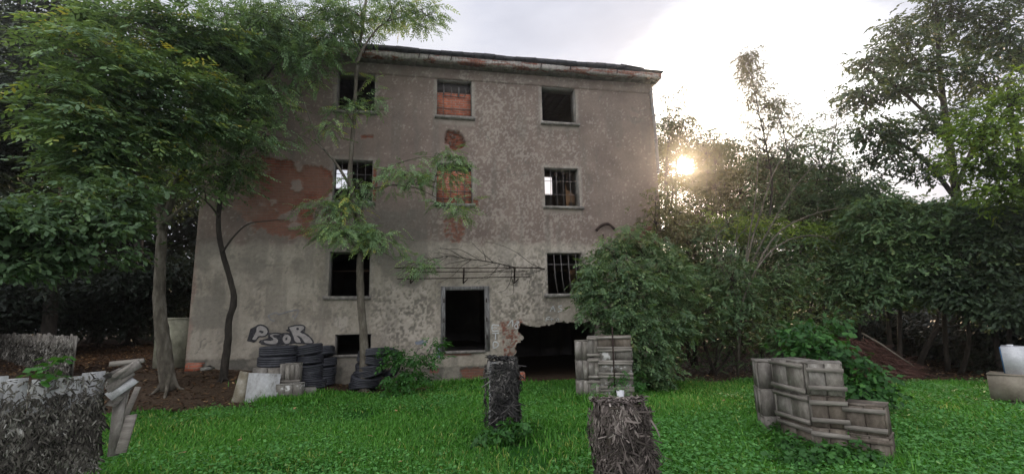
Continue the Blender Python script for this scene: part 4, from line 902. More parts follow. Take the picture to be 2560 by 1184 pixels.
# --- white cup on the near post
mb = MB(); c = at(1551, 986, pb[1] + .12); c[2] = .915; k = 14; a = np.arange(k) * 2 * math.pi / k; V = []
for r_, z in ((.030, 0), (.042, .10), (.039, .10), (.027, .006)): V.append(np.stack([c[0] + r_ * np.cos(a), c[1] + r_ * np.sin(a), c[2] + z + 0 * a], 1))
V = np.vstack(V); i, j = np.meshgrid(np.arange(3), np.arange(k), indexing='ij'); j2 = (j + 1) % k
mb.add(V, np.stack([i * k + j, i * k + j2, (i + 1) * k + j2, (i + 1) * k + j], -1).reshape(-1, 4)); V0 = np.vstack([V[:k], c[None]]); mb.add(V0, [[(q + 1) % k, q, k, k] for q in range(k)])
tag(mb.build('cup', M['white_plastic']), 'white plastic cup standing on the near netted post', 'cup')
# --- the netted fences at the left
def fence(label, A, Bp, hA, hB, net, boards, dense=1500, bare=.2, ln=.10, wd_=.03):
    A, Bp = np.asarray(A, float), np.asarray(Bp, float); r = thing('netted_fence', label, 'fence', None); d = Bp - A; Ln = np.linalg.norm(d[:2]); u = d / Ln; nrm = np.array([u[1], -u[0], 0]); nrm /= np.linalg.norm(nrm)
    mb = MB(); x = 0; ang = math.atan2(u[1], u[0])
    while x < Ln - .05:
        wd = rng.uniform(.16, .26); t = (x + wd / 2) / Ln; c = A + d * min(t, 1); h = hA + (hB - hA) * t + rng.normal(0, .02); zg = tz(c[0], c[1]) - .05
        mb.box((c[0], c[1], (h + zg) / 2), (wd - .008, .024, h - zg), ang + rng.normal(0, .01), .003, (0, rng.normal(0, .01))); x += wd
    mb.build('boards', boards, r)
    m2 = MB(); c = (A + Bp) / 2; m2.hexa([[*(A - nrm * .05)[:2], hA - .14], [*(Bp - nrm * .05)[:2], hB - .14], [*(Bp - nrm * .02)[:2], hB - .14], [*(A - nrm * .02)[:2], hA - .14], [*(A - nrm * .05)[:2], hA - .06], [*(Bp - nrm * .05)[:2], hB - .06], [*(Bp - nrm * .02)[:2], hB - .06], [*(A - nrm * .02)[:2], hA - .06]]); m2.build('rail', M['wood'], r)
    nb = MB(); o = nrm * .02
    g = lambda P, z: np.array([P[0] + o[0], P[1] + o[1], z])
    zA, zB = tz(A[0], A[1]), tz(Bp[0], Bp[1])
    q = lambda t, a: [g(A, hA * t + zA * (1 - t)), g(Bp, hB * t + zB * (1 - t)), g(Bp, hB * a + zB * (1 - a)), g(A, hA * a + zA * (1 - a))]
    shreds(nb, q(1.0, .8), dense * .22, ln, wd_, nrm, .55, lean=1.1); shreds(nb, q(.84, .55), dense * .62, ln, wd_, nrm, .55, off=.05, lean=.45); shreds(nb, q(.62, 0), dense * 1.15, ln, wd_, nrm, .50, off=.05, lean=.5)
    shreds(nb, q(.75, 0), dense * .25, ln * 1.6, wd_ * 1.8, nrm, .2, off=.012, lean=.5)
    nb.build('camouflage_net', M['net'], r); return r
HF = 1.24; fa, fb = atz(-70, 958, HF), atz(268, 931, HF)
fence('near white board fence overgrown with ragged grey net', fa, fb, HF, HF, None, M['board_white'], 4200, .2, .055, .015)
ba, bb = atz(-60, 832, 1.60), atz(194, 838, 1.575)
fence('farther dark netted fence panel behind the near one', ba, bb, 1.60, 1.575, None, M['wood'], 1900, .1, .08, .018)
bd = thing('broken_boards', 'broken grey boards jutting from the end of the near fence', 'boards')
Yn = fb[1]
def bpl(parent, a, b, wd, m, th=.024):
    P, Q = at(*a), at(*b); d = Q - P; s_ = np.cross(d, [0, 1, .15]); s_ /= np.linalg.norm(s_); h = s_ * wd / 2; t = np.array([0, th, .004]); mb = MB(); e = rng.normal(0, .012, (4, 3))
    mb.hexa([P - h + e[0], P + h + e[1], P + h + t + e[1], P - h + t + e[0], Q - h + e[2], Q + h + e[3], Q + h + t + e[3], Q - h + t + e[2]]); mb.build('board', m, parent)
for a_, b_, wd_, m_ in (((266, 962), (346, 908), .10, 'wood'), ((268, 975), (338, 930), .09, 'wood'), ((272, 946), (350, 900), .07, 'wood_batten'), ((270, 990), (332, 948), .10, 'board_white'), ((276, 1012), (326, 962), .09, 'wood'), ((284, 1100), (322, 955), .06, 'wood_batten'), ((278, 1140), (296, 985), .12, 'wood'), ((262, 940), (318, 915), .06, 'wood')):
    bpl(bd, (*a_, Yn - .12 + rng.normal(0, .03)), (*b_, Yn + .16 + rng.normal(0, .05)), wd_, M[m_])
bpl(bd, (276, 908, Yn + .1), (355, 902, Yn + .2), .05, M['wood_batten'], .05)
def plank(a, b, wd, label):
    P, Q = at(*a), at(*b); d = Q - P; s = np.cross(d, [0, 1, 0]); s /= np.linalg.norm(s); mb = MB(); h = s * wd / 2; t = np.array([0, .025, 0])
    mb.hexa([P - h, P + h, P + h + t, P - h + t, Q - h, Q + h, Q + h + t, Q - h + t]); tag(mb.build('plank', M['wood_batten']), label, 'plank', 'loose planks by the fence')
plank((300, 1070, Yn + .1), (344, 966, Yn + .3), .06, 'thin pale plank leaning behind the fence end'); plank((300, 1132, Yn - .25), (328, 1036, Yn - .05), .11, 'short wide plank leaning at the foot of the fence end')
# --- low wall left of the building, brick stub, things at the right edge
a, b = at(382, 892, 14.7), at(470, 892, 14.7); top = at(420, 798, 14.7)[2]
mb = MB(); mb.box(((a[0] + b[0]) / 2, 14.85, (top + a[2] - .3) / 2), (b[0] - a[0], .3, top - a[2] + .3), 0, .012); mb.box(((a[0] + b[0]) / 2, 14.85, top + .02), (b[0] - a[0] + .05, .36, .05), 0, .006)
tag(mb.build('garden_wall', M['concrete']), 'short mossy concrete wall between the leaning trunk and the building corner', 'wall')
p = at(1300, 960, 13.5); mb = MB(); mb.box((p[0], p[1], p[2] + .16), (.26, .26, .36), .1, .012)
tag(mb.build('brick_stub', M['brick']), 'stump of brickwork beside the collapsed opening', 'bricks')
p = gp(2530, 1018); r = thing('tan_case', 'tan wooden case at the right edge of the grass', 'case'); s = scale(2530, 1000, p[1]); va = math.atan2(-p[0], p[1]) - .12
hh = 60 * s; ax = np.array([math.cos(va), math.sin(va)]); cc = p[:2] + ax * .02 + np.array([-ax[1], ax[0]]) * .25
mb = MB(); mb.box((.03, .02, .05), (.5, .44, .14)); mb.build('base', M['wood_brown'], r); mb = MB(); mb.box((0, 0, .125 + hh / 2), (.56, .5, hh), 0, .006); mb.build('body', M['card'], r); mb = MB(); mb.box((0, 0, .125 + hh + .012), (.58, .52, .022), .02, .004); mb.build('lid', M['card'], r)
place(r, (cc[0], cc[1], p[2]), va)
r2 = thing('canister', 'white canister with a blue side standing on the tan case', 'canister'); mb = MB(); mb.box((.0, 0, .24), (.34, .30, .48), 0, .008); mb.build('body', M['white_plastic'], r2)
mb = MB(); mb.box((-.182, 0, .24), (.02, .29, .47), 0, .004); mb.build('side_panel', M['blue_plastic'], r2); mb = MB(); mb.tube([(-.05, 0, .48), (-.05, 0, .52)], .05, 12); mb.build('cap', M['white_plastic'], r2)
c2 = cc + ax * .12; place(r2, (c2[0], c2[1], p[2] + .15 + hh), va + .1)
# --- brush heap at the right
hc = gp(2235, 948); r = thing('brush_heap', 'heap of dry reddish brushwood under the right hand trees', 'brush')
mb = MB(); n = 9000; t = rng.random(n); a = rng.uniform(0, 2 * math.pi, n); rr = np.sqrt(rng.random(n)); hh = (1 - rr ** 1.3) * 1.15 * rng.uniform(.55, 1.05, n) * (.55 + .9 * fbm(rr * np.cos(a) * 2.2, rr * np.sin(a) * 2.2, 3.0, 3))
c = np.stack([hc[0] + .28 + rr * np.cos(a) * 1.3 - .5 * hh, hc[1] + .9 + rr * np.sin(a) * .9, hc[2] + .02 + hh], 1)
d = np.stack([.7 + rng.normal(0, .35, n), rng.normal(0, .5, n), -.6 + rng.normal(0, .35, n)], 1); d /= np.linalg.norm(d, axis=1)[:, None]; l = rng.uniform(.15, .5, n)[:, None]; q = np.cross(d, rng.normal(size=(n, 3))); q /= np.linalg.norm(q, axis=1)[:, None]; q *= .008
V = np.stack([c - q, c + q, c + d * l + q * .4, c + d * l - q * .4], 1).reshape(-1, 3); mb.add(V, np.arange(4 * n).reshape(-1, 4), np.clip(rng.normal(.45, .2, n), 0, 1)); mb.build('twigs', M['twigs_red'], r)
mb = MB(); mb.tube(pl([(2155, 832, 11.6), (2200, 858, 11.3), (2240, 885, 11.0), (2285, 915, 10.8)], 11), [.03, .026, .022, .012], 6, .05); mb.build('branch', M['bark_pale'], r)
# --- dead branch lying on the iron rack
r = thing('dead_branch', 'bare dead branch caught on the iron rack over the door', 'branch'); mb = MB()
main = limb(mb, pl([(1362, 672), (1335, 669), (1290, 668), (1235, 656), (1180, 648), (1120, 640), (1080, 648)], 13.5), .024, .007, 4, 6, .08)
sub = [[(1360, 672), (1330, 660), (1290, 630), (1250, 612), (1215, 604)], [(1232, 655), (1195, 622), (1178, 604)], [(1200, 650), (1160, 628), (1140, 622), (1112, 622)], [(1235, 656), (1205, 664), (1170, 672)], [(1290, 668), (1250, 676), (1215, 690), (1185, 708)], [(1355, 674), (1325, 684), (1295, 686)], [(1280, 672), (1275, 705), (1262, 725), (1245, 730)], [(1278, 690), (1284, 715), (1282, 735), (1265, 740)], [(1180, 648), (1140, 655), (1110, 662)], [(1150, 644), (1115, 634), (1085, 632)], [(1160, 645), (1125, 625), (1095, 620)], [(1250, 660), (1225, 690), (1205, 700)], [(1215, 652), (1210, 632), (1205, 625)], [(1120, 640), (1095, 655), (1075, 665)], [(1180, 648), (1155, 665), (1130, 690), (1100, 705)]]
for s_ in sub: limb(mb, pl(s_, 13.5 + rng.normal(0, .1)), .010, .004, 3, 4, .05)
for i in range(46):
    q = main[rng.integers(8, len(main))]; e = q + np.array([rng.uniform(-.45, -.1), rng.normal(0, .12), rng.normal(0, .16)]); mb.tube(bez(q, e, (0, 0, rng.normal(0, .04)), 4), [.005, .004, .003, .002], 3, cap=False)
mb.build('branch', M['bark_dark'], r)
#%%PART4
# ================================================================== trees and shrubs
def tree(name, label, cat, limbs, clumps, proto, leaf, bark='bark_dark', group=None, flare=True, extra=None, **kw):
    r = thing(name, label, cat, group); wood, lf = MB(), MB(); nodes = []
    for pts, r0, r1 in limbs:
        Q = limb(wood, pts, r0, r1); nodes.append(Q)
        if flare and r0 > .07 and pts is limbs[0][0]:
            b = np.asarray(pts[0])
            for i in range(5):
                a = i * 1.256 + rng.uniform(-.3, .3); d = np.array([math.cos(a), math.sin(a), 0])
                e = b + d * r0 * rng.uniform(2.2, 3.2); e[2] = tz(e[0], e[1]) - .03
                limb(wood, [b + np.array([0, 0, r0 * 2.2]) + d * r0 * .3, b + d * r0 * 1.1 + np.array([0, 0, r0 * .5]), e], r0 * .45, r0 * .12, 3, 6, .08)
    nodes = np.vstack(nodes)
    grow(lf, wood, clumps, nodes, proto, **kw)
    wood.build('trunk', M[bark], r, smooth=True); lf.build('crown', M[leaf], r)
    return r
def foot(px, py, Y=None):            # a base on the terrain under a photo pixel
    if Y is None: return gp(px, py)
    p = at(px, py, Y); p[2] = tz(p[0], p[1]) - .05; return p
def scatter_clumps(n, c, rad, rsm, k):
    """n small foliage balls spread through one crown ellipsoid."""
    out = []
    for i in range(n):
        v = rng.normal(size=3); v /= np.linalg.norm(v); q = np.asarray(c) + v * (rng.random() ** .4) * np.asarray(rad)
        s = rsm * rng.uniform(.7, 1.3); out.append((q, np.array([s, s, s * .7]), k))
    return out

# ---- left: the ash with the pale leaning trunk
Y1 = 12.6; b = foot(425, 925, Y1)
L1 = [([b, *pl([(412, 880), (404, 820), (398, 740), (401, 650), (405, 570), (395, 480), (378, 380), (372, 260), (380, 120), (398, -60)], Y1)], .17, .05),
      ([*pl([(405, 575), (425, 510), (452, 430), (500, 330), (545, 200), (580, 60)], Y1)], .11, .03),
      ([*pl([(398, 500), (330, 420), (250, 350), (170, 300)], 11.2)], .07, .02), ([*pl([(404, 560), (455, 520), (500, 485)], 12.4)], .05, .015),
      ([*pl([(378, 380), (300, 280), (200, 160), (140, 60)], 11.5)], .07, .02)]
tree('ash_tree', 'large ash with a pale leaning trunk before the building corner', 'tree', L1,
     [clump(380, 60, 11.5, 150, 100, 80), clump(520, 90, 12.0, 110, 90, 60), clump(250, 150, 10.5, 120, 90, 55), clump(420, 210, 11.2, 130, 80, 60), clump(300, 280, 10.8, 130, 80, 60), clump(470, 330, 11.6, 100, 70, 44), clump(210, 330, 10.2, 110, 70, 44), clump(340, 400, 11.0, 120, 65, 48), clump(250, 440, 10.6, 80, 50, 20), clump(460, 440, 11.8, 70, 50, 20), clump(560, 250, 12.4, 60, 90, 26), clump(560, 420, 12.6, 45, 55, 14), clump(110, 240, 10, 70, 60, 18)],
     'ash', 'leaf_ash', 'bark', per=8, sig=np.array([.24, .24, .10]), size=1.4, gap=.40, nf=1.1, tint=.48, tj=.22, pitch=-.12, pj=.2, roll=.25)
# the tree nearer the camera whose low boughs hang in from the left
b = foot(-260, 940, 8.5)
tree('maple_tree', 'broad leaved tree hanging low boughs in from the left edge', 'tree', [([b, *pl([(-250, 700), (-230, 500), (-200, 250), (-180, 0)], 8.5)], .2, .07), (pl([(-240, 560), (-120, 560), (0, 580), (120, 590)], 8.7), .06, .012), (pl([(-235, 600), (-100, 620), (60, 630)], 8.9), .05, .01)],
     [clump(30, 560, 8.6, 90, 45, 26), clump(150, 610, 9.0, 110, 50, 40), clump(50, 640, 8.8, 90, 45, 30), clump(250, 560, 9.4, 90, 55, 30), clump(-60, 560, 8.4, 60, 80, 20), clump(330, 500, 9.8, 80, 50, 26), clump(140, 520, 9.2, 70, 40, 18), clump(240, 640, 9.3, 60, 35, 14)],
     'broad', 'leaf_elder', per=11, sig=.16, size=.9, gap=.34, tint=.42, branch=True)
# ---- the crooked young tree before the wall
Y2 = 13.0; b = foot(560, 930, Y2)
L2_ = [([b, *pl([(564, 900), (570, 850), (572, 800), (585, 752), (576, 700), (556, 630), (546, 560), (556, 480), (592, 400), (606, 300), (614, 180), (606, 60), (596, -60)], Y2)], .095, .03),
       (pl([(556, 630), (585, 590), (620, 560), (668, 552), (712, 548)], 12.7), .028, .006), (pl([(548, 540), (522, 510), (500, 490)], 12.9), .03, .008), (pl([(606, 300), (640, 230), (690, 160), (740, 100), (800, 60)], 12.6), .045, .012), (pl([(614, 180), (580, 110), (560, 30), (540, -40)], 12.8), .035, .012),
       (pl([(600, 340), (636, 290), (655, 210), (650, 120)], 12.9), .03, .01)]
tree('locust_tree', 'crooked slender locust before the patch of bare brick', 'tree', L2_,
     [clump(640, 40, 12.4, 120, 70, 60), clump(740, 50, 12.3, 110, 55, 36), clump(590, 150, 12.6, 70, 80, 34), clump(690, 130, 12.3, 80, 40, 16), clump(800, 100, 12.1, 60, 32, 11), clump(665, 340, 12.5, 60, 45, 17), clump(620, 250, 12.5, 50, 60, 20), clump(540, 330, 12.8, 50, 70, 20), clump(840, 40, 12.3, 50, 55, 18), clump(590, 420, 12.7, 40, 40, 9), clump(770, 145, 12.1, 40, 30, 5), clump(690, 250, 12.5, 36, 40, 6), clump(510, 470, 12.8, 30, 30, 4)],
     'locust', 'leaf_ash', 'bark_dark', per=10, sig=.19, size=1.25, gap=.38, nf=1.4, tint=.46, tj=.15)
# ---- the slender tree before the left hand windows
Y3 = 12.9; b = foot(912, 900, Y3)
L3 = [([b, *pl([(910, 862), (906, 800), (901, 730), (900, 660), (903, 615), (894, 560), (884, 500), (875, 450), (878, 390), (884, 310), (889, 230), (893, 150), (906, 70), (920, -40)], Y3)], .115, .035),
      (pl([(900, 630), (874, 600), (846, 570), (815, 545)], 12.6), .03, .008), (pl([(893, 550), (912, 505), (935, 465), (962, 425), (1005, 405), (1060, 392), (1110, 396)], 12.5), .036, .007), (pl([(930, 470), (985, 462), (1040, 470), (1080, 488), (1120, 512)], 12.4), .025, .006), (pl([(880, 470), (860, 440), (834, 400), (800, 360), (776, 300), (752, 240), (722, 180)], 12.7), .045, .012), (pl([(812, 375), (770, 345), (720, 330), (690, 320)], 12.6), .02, .006),
      (pl([(892, 160), (915, 110), (955, 62), (1010, 40), (1070, 18)], 12.3), .04, .008), (pl([(895, 140), (880, 70), (868, -20)], 12.7), .03, .01), (pl([(903, 618), (935, 622), (975, 640), (1010, 668)], 12.5), .016, .004), (pl([(900, 115), (905, 60), (895, -30)], 12.5), .03, .01)]
tree('tree_of_heaven', 'slender feathery tree rising before the left hand windows', 'tree', L3,
     [clump(865, 575, 12.4, 85, 34, 30), clump(815, 520, 12.4, 55, 22, 12), clump(870, 500, 12.5, 50, 22, 9), clump(950, 600, 12.3, 60, 20, 11), clump(1010, 440, 12.3, 80, 34, 15), clump(1120, 396, 12.3, 36, 26, 9), clump(1090, 440, 12.3, 60, 22, 9), clump(1130, 515, 12.3, 50, 16, 7), clump(915, 262, 12.6, 36, 22, 6), clump(862, 275, 12.6, 30, 16, 4), clump(900, 460, 12.6, 26, 26, 5), clump(980, 30, 12.1, 90, 40, 26), clump(1065, 40, 12.1, 42, 42, 14), clump(900, 40, 12.4, 70, 50, 26), clump(830, 85, 12.4, 45, 32, 9), clump(800, 190, 12.5, 50, 24, 3), clump(1040, 655, 12.5, 34, 22, 8), clump(735, 190, 12.6, 36, 34, 4), clump(912, 205, 12.6, 22, 18, 2), clump(820, 310, 12.6, 40, 20, 4)],
     'locust', 'leaf_ash', 'bark', per=10, sig=.17, size=1.1, gap=.30, nf=1.6, tint=.55, tj=.14)
# ---- dark trees beyond, on the left
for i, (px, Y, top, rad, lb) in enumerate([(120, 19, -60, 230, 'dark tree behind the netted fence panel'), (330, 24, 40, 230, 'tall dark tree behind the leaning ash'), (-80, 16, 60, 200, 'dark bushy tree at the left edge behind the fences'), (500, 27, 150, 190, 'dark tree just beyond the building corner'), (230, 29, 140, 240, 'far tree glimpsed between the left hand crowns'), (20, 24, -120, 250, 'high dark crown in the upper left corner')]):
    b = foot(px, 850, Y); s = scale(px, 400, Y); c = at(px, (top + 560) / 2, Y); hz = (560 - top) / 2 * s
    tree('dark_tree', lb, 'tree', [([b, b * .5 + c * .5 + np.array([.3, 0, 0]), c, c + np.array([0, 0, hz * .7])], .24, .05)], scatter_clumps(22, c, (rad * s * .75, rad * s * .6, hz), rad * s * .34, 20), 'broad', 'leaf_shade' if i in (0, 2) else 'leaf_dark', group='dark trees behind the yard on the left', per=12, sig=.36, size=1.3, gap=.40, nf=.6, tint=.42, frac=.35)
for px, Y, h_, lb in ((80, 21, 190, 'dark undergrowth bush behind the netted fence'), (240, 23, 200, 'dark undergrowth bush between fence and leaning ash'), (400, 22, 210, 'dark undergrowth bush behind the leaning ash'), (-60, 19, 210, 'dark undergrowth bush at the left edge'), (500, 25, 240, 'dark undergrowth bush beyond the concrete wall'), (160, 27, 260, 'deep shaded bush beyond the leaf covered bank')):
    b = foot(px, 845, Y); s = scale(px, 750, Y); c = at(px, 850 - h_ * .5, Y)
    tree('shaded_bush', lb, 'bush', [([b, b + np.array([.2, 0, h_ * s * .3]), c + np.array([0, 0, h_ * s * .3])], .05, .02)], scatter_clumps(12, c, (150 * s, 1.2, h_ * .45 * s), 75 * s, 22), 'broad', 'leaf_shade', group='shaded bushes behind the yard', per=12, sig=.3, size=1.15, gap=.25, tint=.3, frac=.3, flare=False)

# ---- right: the elder in front of the building
b = foot(1600, 975, 11.7)
LE = [([b, *pl([(1590, 880), (1570, 760), (1545, 660)], 11.7)], .05, .012), ([b + np.array([.2, .1, 0]), *pl([(1630, 850), (1660, 740), (1670, 660)], 11.9)], .05, .012), ([b + np.array([-.1, 0, 0]), *pl([(1560, 880), (1500, 760), (1470, 690)], 11.5)], .035, .01), ([b + np.array([.1, -.2, 0]), *pl([(1640, 900), (1680, 860)], 11.3)], .03, .01)]
tree('elder_bush', 'big elder bush covering the wall right of the collapsed opening', 'bush', LE,
     [clump(1560, 740, 11.3, 105, 85, 78), clump(1530, 670, 11.7, 75, 45, 34), clump(1590, 840, 11.0, 90, 70, 60), clump(1630, 920, 10.9, 60, 55, 30), clump(1485, 720, 11.4, 45, 32, 16), clump(1660, 700, 11.7, 90, 70, 50), clump(1670, 800, 11.2, 70, 50, 30), clump(1610, 640, 12.1, 90, 45, 34), clump(1520, 620, 12.2, 40, 26, 9), clump(1620, 960, 10.8, 40, 26, 9), clump(1480, 800, 11.4, 30, 26, 8), clump(1580, 590, 12.4, 50, 40, 10)],
     'elder', 'leaf_elder', per=12, sig=.16, size=1.15, gap=.36, nf=1.9, tint=.48, tj=.14, flare=False)
# ---- the tangle of shrubs right of the building
def bush(label, px, py, Y, cl, leaf, proto='broad', bark='bark_dark', name='hazel_bush', grp='shrubs at the right of the building', **kw):
    lr = .006 if name == 'weed_shrub' else .012 if name == 'vine_bush' else .035
    b = foot(px, py, Y); lm = []
    for c, r, n in cl[:5]: lm.append(([b + rng.normal(0, .12, 3) * np.array([1, 1, 0]), b * .5 + c * .5 + rng.normal(0, .15, 3), c], lr, lr * .3))
    if lr < .03: kw.update(branch=False)
    d = dict(per=13, sig=.19, size=.8, gap=.27, nf=1.5, tint=.42, flare=False); d.update(kw)
    return tree(name, label, 'bush', lm, cl, proto, leaf, bark, grp, **d)
bush('dense dark shrub between the elder and the arching bare stems', 1790, 960, 13.2, [clump(1740, 700, 13.0, 90, 80, 56), clump(1830, 740, 12.8, 90, 80, 56), clump(1800, 640, 13.4, 110, 60, 46), clump(1720, 610, 13.8, 80, 60, 30), clump(1900, 660, 13.2, 90, 70, 44), clump(1850, 860, 13.4, 120, 60, 30), clump(1850, 800, 11.9, 80, 60, 40), clump(1830, 700, 11.9, 60, 50, 26), clump(1760, 790, 11.8, 60, 50, 28), clump(1730, 850, 13.6, 60, 80, 24)], 'leaf_elder', tint=.33, size=.7)
bush('wide shrub beneath the arching bare stems', 1980, 960, 12.4, [clump(1960, 720, 12.0, 90, 60, 46), clump(2050, 680, 12.2, 90, 70, 46), clump(2000, 620, 12.6, 110, 50, 44), clump(2060, 780, 12.0, 80, 60, 36), clump(1930, 800, 12.4, 80, 60, 30), clump(2120, 740, 12.0, 70, 70, 34), clump(1960, 880, 13.2, 110, 60, 26)], 'leaf_elder', tint=.42, size=.7)
bush('light green shrub catching the sun above the tangle', 2000, 950, 13.5, [clump(1990, 590, 13.0, 110, 40, 44), clump(1900, 580, 13.3, 70, 40, 26), clump(2080, 610, 13.0, 80, 40, 28), clump(1820, 560, 13.8, 60, 40, 18)], 'leaf_yellow', tint=.45, size=.7)
bush('thin shrub growing up against the right end of the wall', 1660, 960, 13.3, [clump(1640, 560, 13.2, 60, 60, 18), clump(1690, 560, 13.4, 60, 70, 26), clump(1620, 630, 13.3, 60, 40, 14), clump(1680, 490, 13.6, 40, 50, 12), clump(1640, 480, 13.4, 30, 40, 6)], 'leaf_birch', 'elder', tint=.5, size=1.0, per=9)
bush('brownish thin shrub filling the gap below the low sun', 1740, 960, 15.5, [clump(1745, 540, 15.4, 80, 70, 40), clump(1690, 545, 15.6, 60, 44, 50), clump(1668, 500, 15.4, 26, 44, 16), clump(1790, 470, 15.8, 70, 70, 34), clump(1770, 390, 16.0, 40, 60, 16), clump(1850, 480, 15.6, 70, 80, 36), clump(1670, 330, 16.4, 34, 40, 9), clump(1690, 300, 16.4, 44, 24, 8), clump(1745, 335, 16.2, 30, 20, 5), clump(1668, 430, 16, 24, 90, 22), clump(1700, 318, 16.4, 58, 26, 30), clump(1750, 335, 16.2, 34, 24, 9), clump(1788, 410, 15.8, 30, 66, 26), clump(1715, 505, 15.6, 50, 20, 10)], 'leaf_birch', 'birch', tint=.5, size=1.1, per=11, sig=.2)
bush('grey green thicket behind the arching stems', 1960, 960, 14.6, [clump(1930, 500, 14.5, 80, 60, 36), clump(2010, 510, 14.4, 80, 60, 36), clump(2080, 480, 14.4, 60, 60, 26), clump(1960, 420, 14.6, 60, 60, 24), clump(2050, 420, 14.5, 60, 40, 16), clump(1900, 400, 15, 40, 40, 10), clump(2140, 560, 14, 60, 50, 20), clump(1860, 590, 14.4, 80, 50, 28), clump(2060, 380, 14.6, 60, 60, 14), clump(2120, 440, 14.2, 60, 60, 20), clump(2110, 340, 14.8, 40, 50, 8), clump(1990, 350, 14.9, 50, 50, 12), clump(2180, 470, 13.6, 60, 40, 18), clump(2020, 300, 15, 30, 30, 4), clump(1960, 600, 14.8, 130, 50, 50), clump(2080, 600, 14.6, 80, 50, 30)], 'leaf_elder', 'birch', tint=.36, size=1.2, per=12, sig=.19)
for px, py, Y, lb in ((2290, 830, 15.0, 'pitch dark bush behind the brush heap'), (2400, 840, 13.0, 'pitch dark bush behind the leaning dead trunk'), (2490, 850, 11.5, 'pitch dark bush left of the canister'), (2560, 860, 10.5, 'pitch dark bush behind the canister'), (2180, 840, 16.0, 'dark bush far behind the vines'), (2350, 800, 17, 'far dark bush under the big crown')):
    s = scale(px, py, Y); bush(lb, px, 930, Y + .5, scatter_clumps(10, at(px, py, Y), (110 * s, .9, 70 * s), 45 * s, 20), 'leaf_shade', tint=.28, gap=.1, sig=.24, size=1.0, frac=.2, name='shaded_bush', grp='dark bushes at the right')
# bare arching stems
r = thing('bare_shrub', 'bare pale stems arching over the tangle of shrubs', 'shrub'); mb = MB(); b = foot(1845, 950, 13.0)
for pts in ([(1850, 800), (1870, 640), (1905, 520), (1935, 430), (1990, 345), (2060, 285), (2140, 262)], [(1850, 800), (1880, 660), (1930, 560), (1985, 470), (2040, 410), (2110, 360)], [(1850, 780), (1900, 660), (1970, 600), (2050, 590), (2110, 620)], [(1845, 780), (1872, 600), (1890, 480), (1895, 380)], [(1855, 790), (1930, 690), (1985, 660), (2030, 700), (2070, 760)], [(1845, 760), (1800, 660), (1790, 580)], [(1850, 800), (1900, 740), (1960, 770), (2020, 800)], [(1860, 760), (1930, 600), (2020, 540), (2110, 520), (2160, 530)], [(1850, 780), (1825, 680), (1840, 600), (1880, 560)]):
    Q = limb(mb, [b, *pl(pts, 12.3 + rng.normal(0, .25))], .034, .010, 4, 6, .05)
    for i in range(14):
        q = Q[rng.integers(len(Q) // 3, len(Q))]; e = q + np.array([rng.normal(.25, .3), rng.normal(0, .25), rng.normal(.22, .3)]); mb.tube(bez(q, e, (0, 0, .08), 5), [.010, .008, .006, .004, .003], 3, cap=False)
mb.build('stems', M['bark'], r, smooth=True)
# saplings against the bright sky
def sapling(label, pts, Y, leaf_from, n, proto='birch', leaf='leaf_birch', width=30, r0=.05, size=.8):
    b = foot(pts[0][0], 950, Y); P = [b, *pl(pts, Y)]; r = thing('birch_sapling', label, 'tree', 'saplings against the bright sky'); wd, lf = MB(), MB(); Q = limb(wd, P, r0, .006)
    st = int(len(Q) * leaf_from); s = scale(*pts[-1], Y)
    for i in range(n):
        t = rng.random() ** .8; q = Q[st + int((len(Q) - 1 - st) * t)]; ln = width * s * (1.1 - .75 * t) * rng.uniform(.5, 1.3); a = rng.uniform(0, 2 * math.pi)
        e = q + np.array([math.cos(a) * ln, math.sin(a) * ln, ln * rng.uniform(.5, 1.3)]); wd.tube(bez(q, e, (0, 0, -.05), 5), [.010, .008, .006, .004, .003], 3, cap=False)
        k = rng.integers(3, 8); pts_ = q + (e - q) * rng.uniform(.3, 1.1, (k, 1)) + rng.normal(0, .07, (k, 3)); spray(lf, pts_[opening(pts_)], proto, size, np.repeat((e - q)[None], k, 0)[opening(pts_)], -.3)
    wd.build('trunk', M['bark_dark'], r, smooth=True); lf.build('crown', M[leaf], r); return r
sapling('tallest thin birch rising against the glowing cloud', [(1905, 700), (1930, 480), (1918, 380), (1897, 280), (1880, 200), (1864, 140)], 13.6, .40, 300, width=62)
sapling('thin leafy sapling close to the building corner', [(1668, 700), (1662, 480), (1672, 360), (1690, 280), (1730, 205)], 16.5, .5, 70, width=46)
sapling('second leafy sapling beside the building corner', [(1700, 700), (1672, 520), (1668, 400), (1672, 300), (1660, 235)], 16.9, .5, 50, width=36)
sapling('slight birch leaning right of the tallest one', [(1960, 700), (1975, 500), (1968, 380), (1950, 300), (1925, 260)], 14.2, .5, 110, width=60)
sapling('small sapling between the birch and the big tree', [(2060, 700), (2070, 480), (2080, 380), (2092, 300), (2090, 245)], 14.6, .5, 60, width=44)
